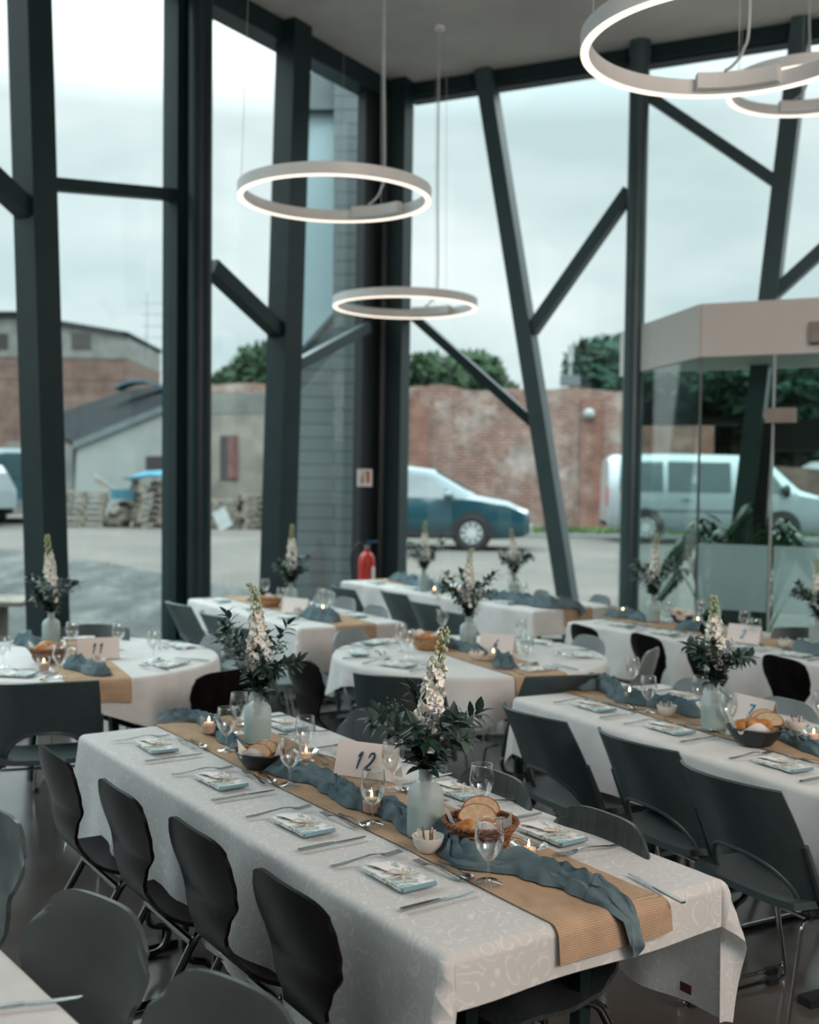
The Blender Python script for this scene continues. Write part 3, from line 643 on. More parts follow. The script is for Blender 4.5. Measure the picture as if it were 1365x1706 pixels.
# old brick wall
YB = 30.0
def wallpoly(name, px, Y, th, mat, label, kind='structure', cat=None):
    P = [aty(x, y, Y) for x, y in px]; o = MB().slab(P, (0, th, 0)).obj(name, M[mat], smooth=False); return tag(o, label, cat, None, kind)
zt0 = aty(700, 645, YB).z
xs = frange(aty(300, 650, YB).x, aty(1050, 650, YB).x, 46); top = [Vector((x, YB, zt0 + .14 * mnoise.noise(Vector((x * .8, 0, 0))) + .05 * mnoise.noise(Vector((x * 4, 3, 0))))) for x in xs]
m = MB(); m.slab([Vector((xs[-1], YB, 0)), Vector((xs[0], YB, 0))] + top, (0, .5, 0)); bw = m.obj('brick_wall', M['old_brick'], smooth=False); tag(bw, 'long weathered brick wall behind the parked cars', 'wall', None, 'structure')
for px, w in ((985, .55), (700, .5)):
    q = aty(px, 700, YB); MB().slab([Vector((q.x - w / 2, YB - .14, 0)), Vector((q.x + w / 2, YB - .14, 0)), Vector((q.x + w / 2, YB - .14, zt0 - .25)), Vector((q.x - w / 2, YB - .14, zt0 - .25))], (0, .14, 0)).obj('buttress', M['red_brick'], bw, False)
q = aty(982, 690, YB - .2); MB().ball(q, .16).obj('white_insulator', M['white_sack'], bw)
# plastered face with the red door
pl = wallpoly('plaster_wall', [(345, 900), (455, 900), (455, 654), (345, 656)], YB - .25, .2, 'wall_plaster', 'stained plaster wall with a red-brown door')
P = [aty(x, y, YB - .27) for x, y in ((367, 800), (396, 800), (396, 726), (367, 726))]; MB().slab(P, (0, .03, 0)).obj('dark_opening', M['dark_hole'], pl, False)
P = [aty(x, y, YB - .3) for x, y in ((379, 798), (396, 798), (396, 728), (379, 728))]; MB().slab(P, (0, .03, 0)).obj('door_leaf', M['door_red'], pl, False)
P = [aty(x, y, YB - .26) for x, y in ((345, 690), (455, 688), (455, 653), (345, 655))]; MB().slab(P, (0, .02, 0)).obj('weathered_top', M['grey_render'], pl, False)
# tall brick building far left
tb = empty('brick_building', aty(100, 800, 46)); tag(tb, 'tall brick building with a grey upper storey at the far left', 'building')
def bpart(name, px, Y, th, mat):
    P = [aty(x, y, Y) for x, y in px]; o = MB().slab(P, (0, th, 0)).obj(name, M[mat], None, False); o.parent = tb; o.matrix_parent_inverse = Matrix.Translation(-Vector(tb.location)); return o
bpart('brick_storey', [(-140, 860), (213, 860), (213, 632), (-140, 625)], 46, 6, 'house_brick')
bpart('wall_band', [(-140, 628), (213, 634), (213, 596), (-140, 590)], 45.98, 6, 'house_brick')
bpart('grey_storey', [(-140, 592), (213, 598), (213, 560), (95, 540), (60, 527), (-140, 524)], 45.95, 6, 'grey_render')
bpart('roof_edge', [(-140, 525), (60, 528), (95, 540), (213, 560), (213, 553), (95, 533), (60, 519), (-140, 517)], 45.8, 6.2, 'roof_dark')
for x0 in (119, -20): bpart('window', [(x0, 580), (x0 + 32, 581), (x0 + 32, 556), (x0, 554)], 45.9, .1, 'dark_hole')
# low whitewashed house
hs = empty('white_house', aty(200, 800, 37)); tag(hs, 'low whitewashed house with a dark sloping roof', 'building')
def hpart(name, px, Y, d, mat):
    P = [aty(x, y, Y) for x, y in px]; o = MB().slab(P, d).obj(name, M[mat], None, False); o.parent = hs; o.matrix_parent_inverse = Matrix.Translation(-Vector(hs.location)); return o
hpart('gable_wall', [(122, 860), (345, 860), (345, 655), (275, 682), (128, 745)], 37, (-.6, 5, 0), 'white_wall')
hpart('verge_board', [(122, 748), (345, 656), (345, 645), (122, 736)], 36.9, (0, .25, 0), 'roof_grey')
P = [aty(124, 738, 36.9), aty(345, 646, 36.9), aty(275, 640, 44), aty(213, 650, 44), aty(60, 700, 43.5)]
m = MB(); m.slab([P[0], P[1], P[2], P[3], P[4]], (0, .1, -.14)); o = m.obj('roof', M['roof_dark'], None, False); o.parent = hs; o.matrix_parent_inverse = Matrix.Translation(-Vector(hs.location))
hpart('side_wall', [(10, 860), (122, 860), (122, 742), (10, 735)], 37.3, (0, 4, 0), 'grey_render')
hpart('window', [(243, 782), (275, 782), (275, 760), (243, 760)], 36.95, (0, .06, 0), 'dark_hole')
q = aty(238, 650, 40); m = MB(); P = [[q + Vector((u * .9, 0, .28 * (1 - u * u) + .05 * mnoise.noise(Vector((u * 3, v, 0)))) ) + Vector((0, v, 0)) for v in (-.6, .6)] for u in frange(-1, 1, 10)]
tag(m.shell(P, .05).obj('roof_tarpaulin', M['tarp']), 'bright blue tarpaulin on the house roof', 'tarpaulin')
# scaffold tower seen pale behind the house
sf = empty('scaffold_tower', aty(258, 700, 55)); tag(sf, 'thin scaffold tower rising behind the white house', 'scaffold')
for k, px in enumerate((244, 272)):
    for yy in (54.4, 55.6):
        p = aty(px, 700, yy); MB().tube([Vector((p.x, yy, 0)) - sf.location, Vector((p.x, yy, 10.6)) - sf.location], .035, 6).obj('standard', M['wire'], sf)
pa, pb = aty(240, 700, 55), aty(276, 700, 55)
for k in range(12):
    z = 4.0 + k * .55; MB().bar(Vector((pa.x, 54.4, z)) - sf.location, Vector((pb.x, 54.4, z)) - sf.location, .05, .04).obj('ledger', M['wire'], sf, False)
# grey clad annex just outside the corner
YA = 13.0
an = empty('clad_annex', aty(530, 950, YA)); an.location.z = 0; tag(an, 'grey plank clad annex outside the narrow left pane', 'building', None, 'structure')
def apart(name, px, Y, th, mat, dz=0):
    P = [aty(x, y, Y) for x, y in px]; o = MB().slab(P, (0, th, 0)).obj(name, M[mat], None, False); o.parent = an; o.matrix_parent_inverse = Matrix.Translation(-Vector(an.location)); return o
apart('clad_wall', [(470, 1075), (553, 1075), (556, 525), (470, 622)], YA, .3, 'clad')
apart('sloped_roof', [(470, 624), (556, 527), (556, 519), (470, 615)], YA - .04, .36, 'steel_grey')
apart('clad_pier', [(553, 1075), (597, 1075), (605, 60), (557, 60)], YA - .06, .5, 'clad')
apart('pale_panel', [(480, 615), (556, 520), (557, 182), (480, 182)], YA + .14, .1, 'sky_panel')
apart('eaves', [(470, 182), (557, 182), (557, 120), (470, 120)], YA + .02, .3, 'roof_grey')

# ------------------------------------------------------------------ vehicles (x = forward, lofted body, own wheels, windows and lamps)
def vehicle(name, loc, rz, st, wheels, paint, wr, wins, label, cat, screen=None, extra=None):
    """st: stations (x, z_low, z_belt, z_top, half_belt, half_top)"""
    t = empty(name, loc, rz); tag(t, label, cat)
    def sec(s):
        x, zl, zb, zt, wb, wt = s; r = min(.12, (zt - zb) * .45 + .01)
        h = [(wb * .90, zl), (wb * .97, zl + .10), (wb, zl + (zb - zl) * .55), (wb * .985, zb), (wt + (wb - wt) * .12, zt - r), (wt - r * .45, zt - r * .25), (wt * .62, zt)]
        return [Vector((x, -y, z)) for y, z in h] + [Vector((x, y, z)) for y, z in reversed(h)]
    m = MB(); S = [sec(s) for s in st]; k = len(S[0]); m.add([p for s in S for p in s], [(i * k + j, i * k + j + 1, (i + 1) * k + j + 1, (i + 1) * k + j) for i in range(len(S) - 1) for j in range(k - 1)] + [tuple(range(k)), tuple((len(S) - 1) * k + j for j in range(k - 1, -1, -1))])
    m.obj('body', M[paint], t)
    def it(x, c):
        for a, b in zip(st, st[1:]):
            if a[0] <= x <= b[0]: q = (x - a[0]) / (b[0] - a[0]); return a[c] + (b[c] - a[c]) * q
        return st[-1][c] if x > st[-1][0] else st[0][c]
    for sd in (-1, 1):
        for poly in wins:                                 # (x, fraction between belt and roof)
            P = []
            for x, f in poly:
                zb, zt, wb, wt = it(x, 2), it(x, 3), it(x, 4), it(x, 5); r = min(.12, (zt - zb) * .45 + .01); z = zb + (zt - r - zb) * f
                P.append(Vector((x, sd * (wb * .985 + (wt + (wb - wt) * .12 - wb * .985) * f + .012), z)))
            MB().slab(P if sd < 0 else P[::-1], (0, -sd * .02, 0)).obj('side_window', M['car_glass'], t, False)
    if screen:
        for (x0, x1, f) in screen:
            P = [Vector((x0, -it(x0, 5) * f, it(x0, 3) + .012)), Vector((x1, -it(x1, 5) * f, it(x1, 3) + .012)), Vector((x1, it(x1, 5) * f, it(x1, 3) + .012)), Vector((x0, it(x0, 5) * f, it(x0, 3) + .012))]
            MB().slab(P, (0, 0, -.015)).obj('windscreen', M['car_glass'], t, False)
    for x in wheels:
        for sd in (-1, 1):
            y = sd * (it(x, 4) - .10); w = empty('wheel', (x, y, wr)); w.parent = t
            m = MB(); m.lathe([(wr * .62, -.10), (wr * .92, -.11), (wr, -.07), (wr, .07), (wr * .92, .11), (wr * .62, .10)], 28); m.xf(Matrix.Rotation(pi / 2, 4, 'X')); m.obj('tyre', M['black_rubber'], w)
            m = MB(); m.lathe([(wr * .64, .04), (wr * .62, .10), (wr * .56, .10), (wr * .55, .03)], 28); m.disc((0, 0, .02), wr * .6, 24)
            for k in range(9):
                a = 2 * pi * k / 9; m.bar((cos(a) * .03, sin(a) * .03, .085), (cos(a) * wr * .6, sin(a) * wr * .6, .095), .05, .03, up=(0, 0, 1))
            m.lathe([(0, .11), (.06, .105), (.07, .07)], 14); m.xf(Matrix.Rotation(pi / 2 * (1 if sd < 0 else -1), 4, 'X')); m.obj('alloy_rim', M['alloy'], w)
            MB().lathe([(0, 0), (wr * 1.17, 0), (wr * 1.17, -.02)], 28).xf(Matrix.Translation((x, sd * (it(x, 4) + .002), wr + .02)) @ Matrix.Rotation(pi / 2 * (1 if sd < 0 else -1), 4, 'X')).obj('wheel_arch', M['black_rubber'], t)
            w.location.y = sd * (it(x, 4) - .075)
    if extra: extra(t, it)
    return t
car_st = [(-2.1, .42, .80, .86, .76, .66), (-2.06, .30, .88, 1.30, .84, .60), (-1.85, .25, .95, 1.50, .88, .62), (-1.2, .22, .96, 1.56, .90, .63), (-.3, .20, .95, 1.57, .90, .64), (.3, .20, .94, 1.50, .90, .62), (1.0, .20, .94, 1.10, .89, .62), (1.12, .20, .93, 1.02, .89, .66), (1.7, .22, .84, .92, .86, .62), (2.02, .26, .70, .78, .78, .55), (2.14, .34, .60, .66, .62, .45)]
def car_extra(t, it):
    for sd in (-1, 1):
        MB().ball((1.93, sd * .62, .70), .17, 10, 6, (1.0, .75, .5)).obj('headlamp', M['lamp_clear'], t)
        MB().ball((.62, sd * 1.0, 1.0), .13, 10, 6, (.7, .7, .75)).obj('wing_mirror', M['car_blue'], t)
        MB().box((-.35, sd * .915, .86), (.2, .03, .03)).obj('door_handle', M['car_blue'], t, False)
        MB().box((0, sd * .885, .30), (3.0, .05, .10)).obj('sill_trim', M['black_rubber'], t, False)
    MB().box((2.12, 0, .48), (.04, .9, .16)).obj('grille', M['black_rubber'], t, False)
    MB().box((2.15, 0, .42), (.02, .5, .11)).obj('number_plate', M['sign_white'], t, False)
q = aty(885, 900, 21.4)
vehicle('car', (q.x - 2.12, 21.9, GZ - .03), radians(-6), car_st, (-1.42, 1.06), 'car_blue', .325, [[(-1.6, .05), (-.35, .03), (-.35, .95), (-1.3, .97), (-1.55, .8)], [(-.28, .03), (.70, .06), (.32, .93), (-.28, .95)], [(.76, .06), (.95, .1), (.55, .72)]], 'dark blue car parked in front of the brick wall', 'car', [(.36, .98, .86)], car_extra)
van_st = [(-2.45, .45, .95, 1.1, .86, .78), (-2.42, .34, 1.08, 1.82, .93, .74), (-2.3, .30, 1.10, 1.93, .95, .76), (-1, .26, 1.10, 1.97, .96, .78), (.6, .25, 1.10, 1.95, .96, .78), (1.0, .25, 1.10, 1.86, .96, .76), (1.62, .25, 1.10, 1.30, .95, .74), (1.72, .25, 1.08, 1.20, .95, .76), (2.15, .27, 1.0, 1.08, .92, .72), (2.42, .30, .85, .92, .84, .62), (2.5, .38, .66, .74, .70, .5)]
def van_extra(t, it):
    for sd in (-1, 1):
        MB().ball((2.28, sd * .68, .86), .2, 10, 6, (1.1, .7, .5)).obj('headlamp', M['lamp_clear'], t)
        MB().box((-2.43, sd * .82, 1.0), (.06, .13, .42)).obj('tail_lamp', M['lamp_red'], t, False)
        MB().ball((1.35, sd * 1.06, 1.18), .15, 10, 6, (.6, .7, 1.0)).obj('wing_mirror', M['black_rubber'], t)
        for x in (.35, -.75): MB().box((x, sd * .968, .98), (.2, .03, .035)).obj('door_handle', M['car_silver'], t, False)
        MB().box((-.2, sd * .965, .72), (3.0, .02, .02)).obj('side_moulding', M['black_rubber'], t, False)
    MB().box((2.5, 0, .55), (.05, 1.0, .2)).obj('grille', M['black_rubber'], t, False)
q0 = aty(998, 850, 25.2)
VW = [[(-2.2, .04), (-1.25, .03), (-1.25, .92), (-2.15, .92)], [(-1.15, .03), (.20, .03), (.20, .92), (-1.15, .92)], [(.42, .03), (1.42, .05), (1.0, .88), (.42, .92)]]
vehicle('van', (q0.x + 2.60, 25.4, GZ - .03), radians(-4), van_st, (-1.62, 1.30), 'car_silver', .34, VW, 'silver passenger van parked behind the lobby glass', 'van', [(1.03, 1.6, .88)], van_extra)
def tvan_extra(t, it):
    for sd in (-1, 1):
        MB().box((-2.44, sd * .84, 1.0), (.05, .14, .40)).obj('tail_lamp', M['lamp_red'], t, False)
    MB().box((-2.46, 0, 1.45), (.03, 1.25, .52)).obj('rear_window', M['car_glass'], t, False)
    MB().box((-2.5, 0, .50), (.12, 1.75, .2)).obj('rear_bumper', M['roof_grey'], t, False)
q0 = aty(62, 870, 30.2)
vehicle('van', (q0.x - 1.2, 31.6, GZ), radians(118), van_st, (-1.5, 1.45), 'car_teal', .34, VW, 'teal van seen from the rear at the far left', 'van', None, tvan_extra)
q0 = aty(-20, 870, 27)
vehicle('car', (q0.x - 1.9, 28.4, GZ), radians(150), car_st, (-1.28, 1.28), 'car_silver', .325, [[(-1.6, .05), (-.35, .03), (-.35, .95), (-1.3, .97)], [(-.28, .03), (.70, .06), (.32, .93), (-.28, .95)]], 'silver car cut off by the left photo edge', 'car')
# white shed at the far right, post with a box above the wall
q = aty(1352, 850, 34); sh = empty('white_shed', (q.x + .7, 34, GZ)); tag(sh, 'small white gabled shed at the right photo edge', 'shed')
MB().box((0, 1, .7), (2.2, 2, 1.4)).obj('wall', M['white_wall'], sh, False)
MB().add([(-1.25, -.1, 1.35), (1.25, -.1, 1.35), (0, -.1, 2.05), (-1.25, 2.1, 1.35), (1.25, 2.1, 1.35), (0, 2.1, 2.05)], [(0, 1, 2), (3, 5, 4), (0, 2, 5, 3), (1, 4, 5, 2), (0, 3, 4, 1)]).obj('roof', M['white_sack'], sh, False)
q = aty(950, 640, 33); po = empty('mast', (q.x, 33, 0)); tag(po, 'slim mast with a grey box above the brick wall', 'mast')
MB().tube([(0, 0, 0), (0, 0, aty(950, 578, 33).z)], .045, 8).obj('pole', M['wire'], po); MB().box((0, 0, aty(950, 634, 33).z), (.55, .4, .3)).obj('box', M['roof_grey'], po, False)
MB().box((0, 0, aty(950, 590, 33).z), (.16, .16, .5)).obj('antenna', M['wire'], po, False)
# stacked pallets, rubble and sacks in the yard
def pallet_stack(loc, n, rz, label):
    t = empty('pallet_stack', loc, rz); tag(t, label, 'pallet stack', 'pallet stacks in the yard')
    for k in range(n):
        m = MB(); z = k * .15; j = rnd.uniform(-.06, .06)
        for i in range(6): m.box((j - .5 + .2 * i, 0, z + .135), (.12, .82, .022))
        for i in (-1, 0, 1): m.box((j, i * .36, z + .11), (1.15, .1, .022)); m.box((j, i * .36, z + .01), (1.15, .1, .02)); [m.box((j + q * .5, i * .36, z + .06), (.12, .1, .08)) for q in (-1, 0, 1)]
        m.obj('pallet', M['timber'], t, False)
    return t
for px, n, rz, lb in ((138, 6, .2, 'stack of grey pallets beside the teal van'), (262, 8, .5, 'tallest stack of pallets, under the blue sheet'), (362, 5, .1, 'stack of pallets in front of the plaster wall'), (438, 6, .3, 'stack of pallets beside the leaning column')):
    q = aty(px, 860, 28.6); pallet_stack((q.x, 28.6, GZ - .04), n, rz, lb)
q = aty(200, 860, 28.8); m = MB()
for k in range(26): m.ball((rnd.uniform(-.12, .12), rnd.uniform(-.4, .4), rnd.uniform(0, .45)), rnd.uniform(.12, .26), 7, 5, (1, 1, .7), .5, k)
tag(m.obj('rubble_heap', M['timber'], loc=(q.x, 28.8, GZ)), 'heap of rubble between two pallet stacks', 'rubble', None, 'stuff')
q = aty(262, 785, 28.4); m = MB(); P = [[Vector((u * .8, v * .5, .22 * (1 - u * u) * (1 - .6 * v * v) + .05 * mnoise.noise(Vector((u * 3, v * 3, 0))))) for v in frange(-1, 1, 6)] for u in frange(-1, 1, 10)]
tag(m.shell(P, .04).obj('tarpaulin', M['tarp'], loc=(q.x, 28.6, GZ - .04 + 8 * .15 + .02)), 'blue sheet lying on the tallest pallet stack', 'tarpaulin')
q = aty(200, 828, 28.4); tag(MB().box((0, 0, 0), (.6, .6, .25), rz=.2).obj('sheet_bale', M['tarp'], loc=(q.x, 28.7, GZ + .80), smooth=False), 'blue wrapped bale on the rubble', 'bale')
q = aty(371, 848, 27.8); tag(MB().box((0, 0, .27), (.34, .06, .52), R=Matrix.Rotation(-.5, 3, 'Y') @ Matrix.Rotation(-.25, 3, 'X')).obj('white_board', M['white_sack'], loc=(q.x, 27.8, GZ - .04), smooth=False), 'white tilted board in front of the plaster wall', 'board')
m = MB()
for k in range(5): m.bar((rnd.uniform(-.6, .6), 0, .5), (rnd.uniform(-1.3, 1.3), .1, 1.1 + rnd.uniform(0, .3)), .07, .05)
q = aty(222, 850, 29.0); tag(m.obj('timber_pile', M['timber'], loc=(q.x, 29.2, GZ), smooth=False), 'loose slanted boards leaning behind the rubble', 'timber', None, 'stuff')
# wooden bench top outside, far left
q = aty(10, 1000, 9.6); bn = empty('outdoor_bench', (q.x - 1.02, 9.6, 0), .08); tag(bn, 'weathered wooden bench outside the far left window', 'bench')
for k in range(4): MB().box((0, -.22 + .15 * k, .60), (2.4, .13, .04)).obj('board', M['timber'], bn, False)
for x in (-.9, .9): MB().box((x, 0, .29), (.1, .5, .58)).obj('leg', M['timber'], bn, False)
# trees
def tree(loc, blobs, n, mat, label, trunk=True, ls=.22, group='trees beyond the yard'):
    t = empty('tree', loc); tag(t, label, 'tree', group); m = MB(); tot = sum(b[3] ** 2 for b in blobs)
    for bx, by, bz, br in blobs:
        for _ in range(int(n * br * br / tot)):
            d = Vector((rnd.gauss(0, 1), rnd.gauss(0, 1), rnd.gauss(0, 1))).normalized(); p = Vector((bx, by, bz)) + Vector((d.x * 1.0, d.y, d.z * .85)) * br * rnd.uniform(.45, 1.05) ** .7
            a = Vector((rnd.gauss(0, 1), rnd.gauss(0, 1), rnd.gauss(0, 1))).normalized(); b = a.orthogonal().normalized(); q = ls * rnd.uniform(.6, 1.3)
            m.add([p - a * q, p + b * q * .5, p + a * q, p - b * q * .5], [(0, 1, 2, 3)])
    m.obj('crown', M[mat], t, False)
    zt = max(b[2] for b in blobs); MB().tube([(0, 0, 0), (.1, 0, zt * .5), (0, .1, zt)], [.22, .16, .06], 8).obj('trunk', M['trunk'], t)
    return t
def tr(px, py, Y, R, k, n, mat, label, ls=.2):
    c = aty(px, py, Y); r_ = rnd.Random if False else rnd
    bl = [(0, 0, c.z, R)] + [(r_.uniform(-1, 1) * R, r_.uniform(-.5, .5) * R, c.z - r_.uniform(-.35, .6) * R, R * r_.uniform(.45, .7)) for _ in range(k)]
    return tree((c.x, Y, 0), bl, n, mat, label, ls=ls)
tr(715, 630, 44, 1.2, 5, 2600, 'foliage', 'bushy tree rising above the brick wall beside the corner column')
tr(790, 630, 46, 1.3, 5, 2600, 'foliage', 'rounded tree behind the middle of the brick wall')
tr(1025, 625, 44, 1.1, 4, 2400, 'foliage', 'pale green tree left of the round column')
tr(442, 620, 48, 1.5, 5, 2600, 'foliage', 'tree above the plaster wall beside the leaning column')
tr(390, 635, 50, .8, 3, 1400, 'foliage', 'small pointed tree above the plaster wall')
for px, py, Y, R, lb in ((1110, 640, 42, 2.2, 'dark tree behind the left end of the lobby'), (1225, 630, 40, 2.6, 'dark tree behind the middle of the lobby'), (1330, 640, 38, 2.6, 'dark tree behind the right end of the lobby'), (1260, 730, 42, 2.2, 'low dark tree above the silver van')):
    tr(px, py, Y, R, 6, 5200, 'foliage_dark', lb, .26)
wallpoly('end_wall', [(1030, 880), (1190, 880), (1190, 708), (1030, 702)], 31.5, .4, 'red_brick', 'red brick end of the wall seen through the lobby')
wallpoly('low_wall', [(1190, 900), (1500, 900), (1500, 790), (1190, 770)], 33.5, .3, 'house_brick', 'low brick wall behind the silver van')

# ================================================================== chairs (local: sitter looks towards +y)
def seat_profile(zs=.45, ztop=.815, lean=.035):
    pts = [(.215, zs - .035), (.19, zs - .008), (.13, zs + .002), (.04, zs - .002), (-.06, zs), (-.15, zs + .010), (-.205, zs + .045), (-.238, zs + .11), (-.248, zs + .18)]
    for k in range(1, 8): t = k / 7; pts.append((-.248 - lean * t - .01 * sin(t * 3), zs + .18 + (ztop - zs - .18) * t))
    return smooth_path([(0, y, z) for y, z in pts], 3)
def ply_shell(wid, top_round, mat, curl=.05):
    P = seat_profile(); L = [0]
    for a, b in zip(P, P[1:]): L.append(L[-1] + (b - a).length)
    tot = L[-1]; rows = []
    for p, l in zip(P, L):
        f = l / tot; w = lerp_tab(wid, f); rows.append([])
        for t in frange(-1, 1, 14):
            q = Vector((t * w, p.y, p.z)); bk = max(0, min(1, (f - .55) / .25))
            q.y += bk * curl * (t * w / .20) ** 2 * (1 - .35 * max(0, (f - .8) / .2)); q.z -= (1 - bk) * .012 * (1 - t * t) * (1 if f < .5 else 0)
            if f > .80: q.z -= top_round * (abs(t) ** 5) * ((f - .80) / .20)
            rows[-1].append(q)
    return MB().shell(rows, .011)
WID_A = [(0, .165), (.06, .20), (.25, .212), (.42, .20), (.54, .150), (.64, .096), (.71, .122), (.80, .166), (.88, .184), (.94, .182), (1, .166)]
WID_C = [(0, .17), (.06, .20), (.25, .208), (.40, .19), (.50, .155), (.60, .125), (.68, .148), (.76, .180), (.84, .198), (.92, .198), (1, .174)]
def tube_frame(t, mat, r=.0125):
    for s in (-1, 1):
        x = s * .165
        P = fillet([(x * .9, -.02, .435), (x, -.10, .425), (x * 1.08, -.33, .028), (x * 1.08, -.28, .014), (x * 1.08, .17, .014), (x * 1.08, .20, .10), (x, .10, .12), (x * .9, .12, .434)], .07)
        MB().tube(P, r, 10).obj('leg', M[mat], t)
        MB().box((x * 1.08, -.25, .008), (.03, .06, .016)).obj('foot_glide', M['black_rubber'], t, False)
    MB().tube([(-.165, .08, .428), (.165, .08, .428)], r * .9, 8).obj('cross_tube', M[mat], t)
    MB().tube([(-.17, -.12, .40), (.17, -.12, .40)], r * .9, 8).obj('cross_tube', M[mat], t)
def chair_A():
    t = empty('plywood_chair'); ply_shell(WID_A, .022, 'ply_black', .034).obj('seat_shell', M['ply_black'], t); tube_frame(t, 'dark_tube'); return t
def chair_C(mat):
    def f():
        t = empty('shell_chair'); ply_shell(WID_C, .062, mat, .05).obj('seat_shell', M[mat], t); tube_frame(t, 'dark_tube'); return t
    return f
def chair_B(mat):
    def f():
        t = empty('stacking_chair'); zs, zt = .445, .825
        def back(tt, q):
            a = abs(tt); arch = zs - .02 + .165 * max(0, 1 - (a / .80) ** 2.6) ** .55; zb = arch if a < .80 else zs - .02
            ztop = zt - .012 * tt * tt; z = zb + (ztop - zb) * q; hw = .218 - .012 * ((z - zs) / .38) + .01 * sin((z - zs) / .38 * pi)
            return Vector((tt * hw, -.175 - .15 * ((z - zs) / .38) - .03 * ((z - zs) / .38) ** 2 + .085 * tt * tt, z))
        ts = frange(-1, 1, 30); qs = frange(0, 1, 10)
        MB().shell([[back(a, q) for q in qs] for a in ts], .010).obj('backrest', M[mat], t)
        MB().tube([back(a, .01) + Vector((0, -.003, 0)) for a in frange(-.80, .80, 24)], .0085, 8).obj('arch_rim', M[mat], t)
        for s in (-1, 1):
            MB().tube([back(s, (z - zs + .02) / (zt - zs)) + Vector((s * .004, -.002, 0)) for z in (zs - .03, zs + .08, zs + .2)], [.013, .013, .009], 8).obj('side_post', M[mat], t)
        rows = []
        for u in frange(0, 1, 10):
            y = -.20 + .42 * u; w = .205 + .018 * sin(u * pi) - (.03 * max(0, u - .85) / .15)
            rows.append([Vector((v * w, y, zs + .012 * abs(v) ** 3 - .035 * max(0, u - .8) / .2 * 1.0 + .012 * (1 - u))) for v in frange(-1, 1, 10)])
        MB().shell(rows, .022).obj('seat', M[mat], t)
        for s in (-1, 1):
            x = s * .205
            P = fillet([(x * .9, -.10, zs - .02), (x, -.165, zs - .03), (x * 1.06, -.245, .016), (x * 1.06, .235, .016), (x, .15, zs - .04), (x * .9, .08, zs - .02)], .035, 4)
            MB().tube(P, .0058, 8).obj('leg', M['chrome'], t)
            for y in (-.18, .17): MB().box((x * 1.06, y, .012), (.022, .045, .022)).obj('foot_glide', M['black_rubber'], t, False)
        MB().tube([(-.2, .10, zs - .025), (.2, .10, zs - .025)], .0058, 8).obj('cross_rod', M['chrome'], t)
        MB().tube([(-.2, -.12, zs - .03), (.2, -.12, zs - .03)], .0058, 8).obj('cross_rod', M['chrome'], t)
        return t
    return f
CH = {'A': chair_A, 'C': chair_C('shell_lit'), 'D': chair_C('shell_shaded'), 'W': chair_C('ply_grey'), 'B': chair_B('plastic'), 'G': chair_B('plastic_lit')}
GROUPS = {'A': 'black waisted plywood chairs', 'C': 'grey shell chairs in a lit tone', 'D': 'grey shell chairs in the lower left, shaded tone', 'W': 'dark grey wood-grain chairs', 'B': 'dark plastic stacking chairs', 'G': 'plastic stacking chairs in a lit tone'}
BACKY = {'A': -.262, 'C': -.262, 'D': -.262, 'W': -.262, 'B': -.275, 'G': -.275}
def chair(kind, px0, py0, px1, py1, ang, label, z=.81):
    """the middle of the backrest's top edge is seen between two pixels; ang = the way the sitter looks"""
    m = atz((px0 + px1) / 2, (py0 + py1) / 2, z); d = V2(ang); loc = m - d * BACKY[kind]
    return place('chair' + kind, CH[kind], (loc.x, loc.y, 0), ang - pi / 2, label, 'chair', GROUPS[kind])
A_T = radians(-55.8)                       # table 12's long axis; chairs on its left look along A_T + 90 deg
R90 = pi / 2
AF = A_T + R90; AR = A_T - R90
for i, (q, lb) in enumerate((((66, 1239, 125, 1266), 'black waisted plywood chair, farthest of the row left of table 12'), ((167, 1292, 240, 1332), 'black waisted plywood chair, second from the far end, on the left of table 12'),
        ((288, 1356, 375, 1403), 'black waisted plywood chair, third from the far end, on the left of table 12'), ((423, 1442, 552, 1503), 'black plywood chair with brown grain, nearest on the left of table 12'))):
    chair('A', *q, AF, lb)
for q, lb in (((580, 1182, 655, 1203), 'dark wood-grain chair at table 12, behind the 12 card'), ((768, 1280, 880, 1312), 'dark wood-grain chair at table 12, behind the bread basket'), ((938, 1343, 1066, 1388), 'dark wood-grain chair nearest the free right corner of table 12')):
    chair('W', *q, AR, lb, .80)
a7 = radians(-61.5) + R90
for q, lb in (((830, 1163, 942, 1199), 'dark plastic chair with an arched gap at the far end of table 7'), ((994, 1204, 1120, 1247), 'dark plastic chair with an arched gap, middle of the row at table 7'), ((1128, 1258, 1292, 1312), 'dark plastic chair with an arched gap, nearest at table 7')):
    chair('B', *q, a7, lb, .825)
for q, an, lb in (((1122, 1133, 1212, 1146), radians(-61.5) - R90, 'lit-toned grey shell chair behind the bottle vase of table 7'), ((1252, 1166, 1372, 1178), radians(-61.5) - R90, 'lit-toned grey shell chair behind the 7 card')):
    chair('C', *q, an, lb, .80)
# front left corner: three grey chairs facing the cut-off table
aBL = radians(-51) - R90
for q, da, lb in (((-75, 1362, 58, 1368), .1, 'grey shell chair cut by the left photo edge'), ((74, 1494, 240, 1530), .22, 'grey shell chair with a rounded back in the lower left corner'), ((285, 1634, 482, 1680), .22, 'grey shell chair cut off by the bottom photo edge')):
    chair('D', *q, aBL + da, lb, .80)
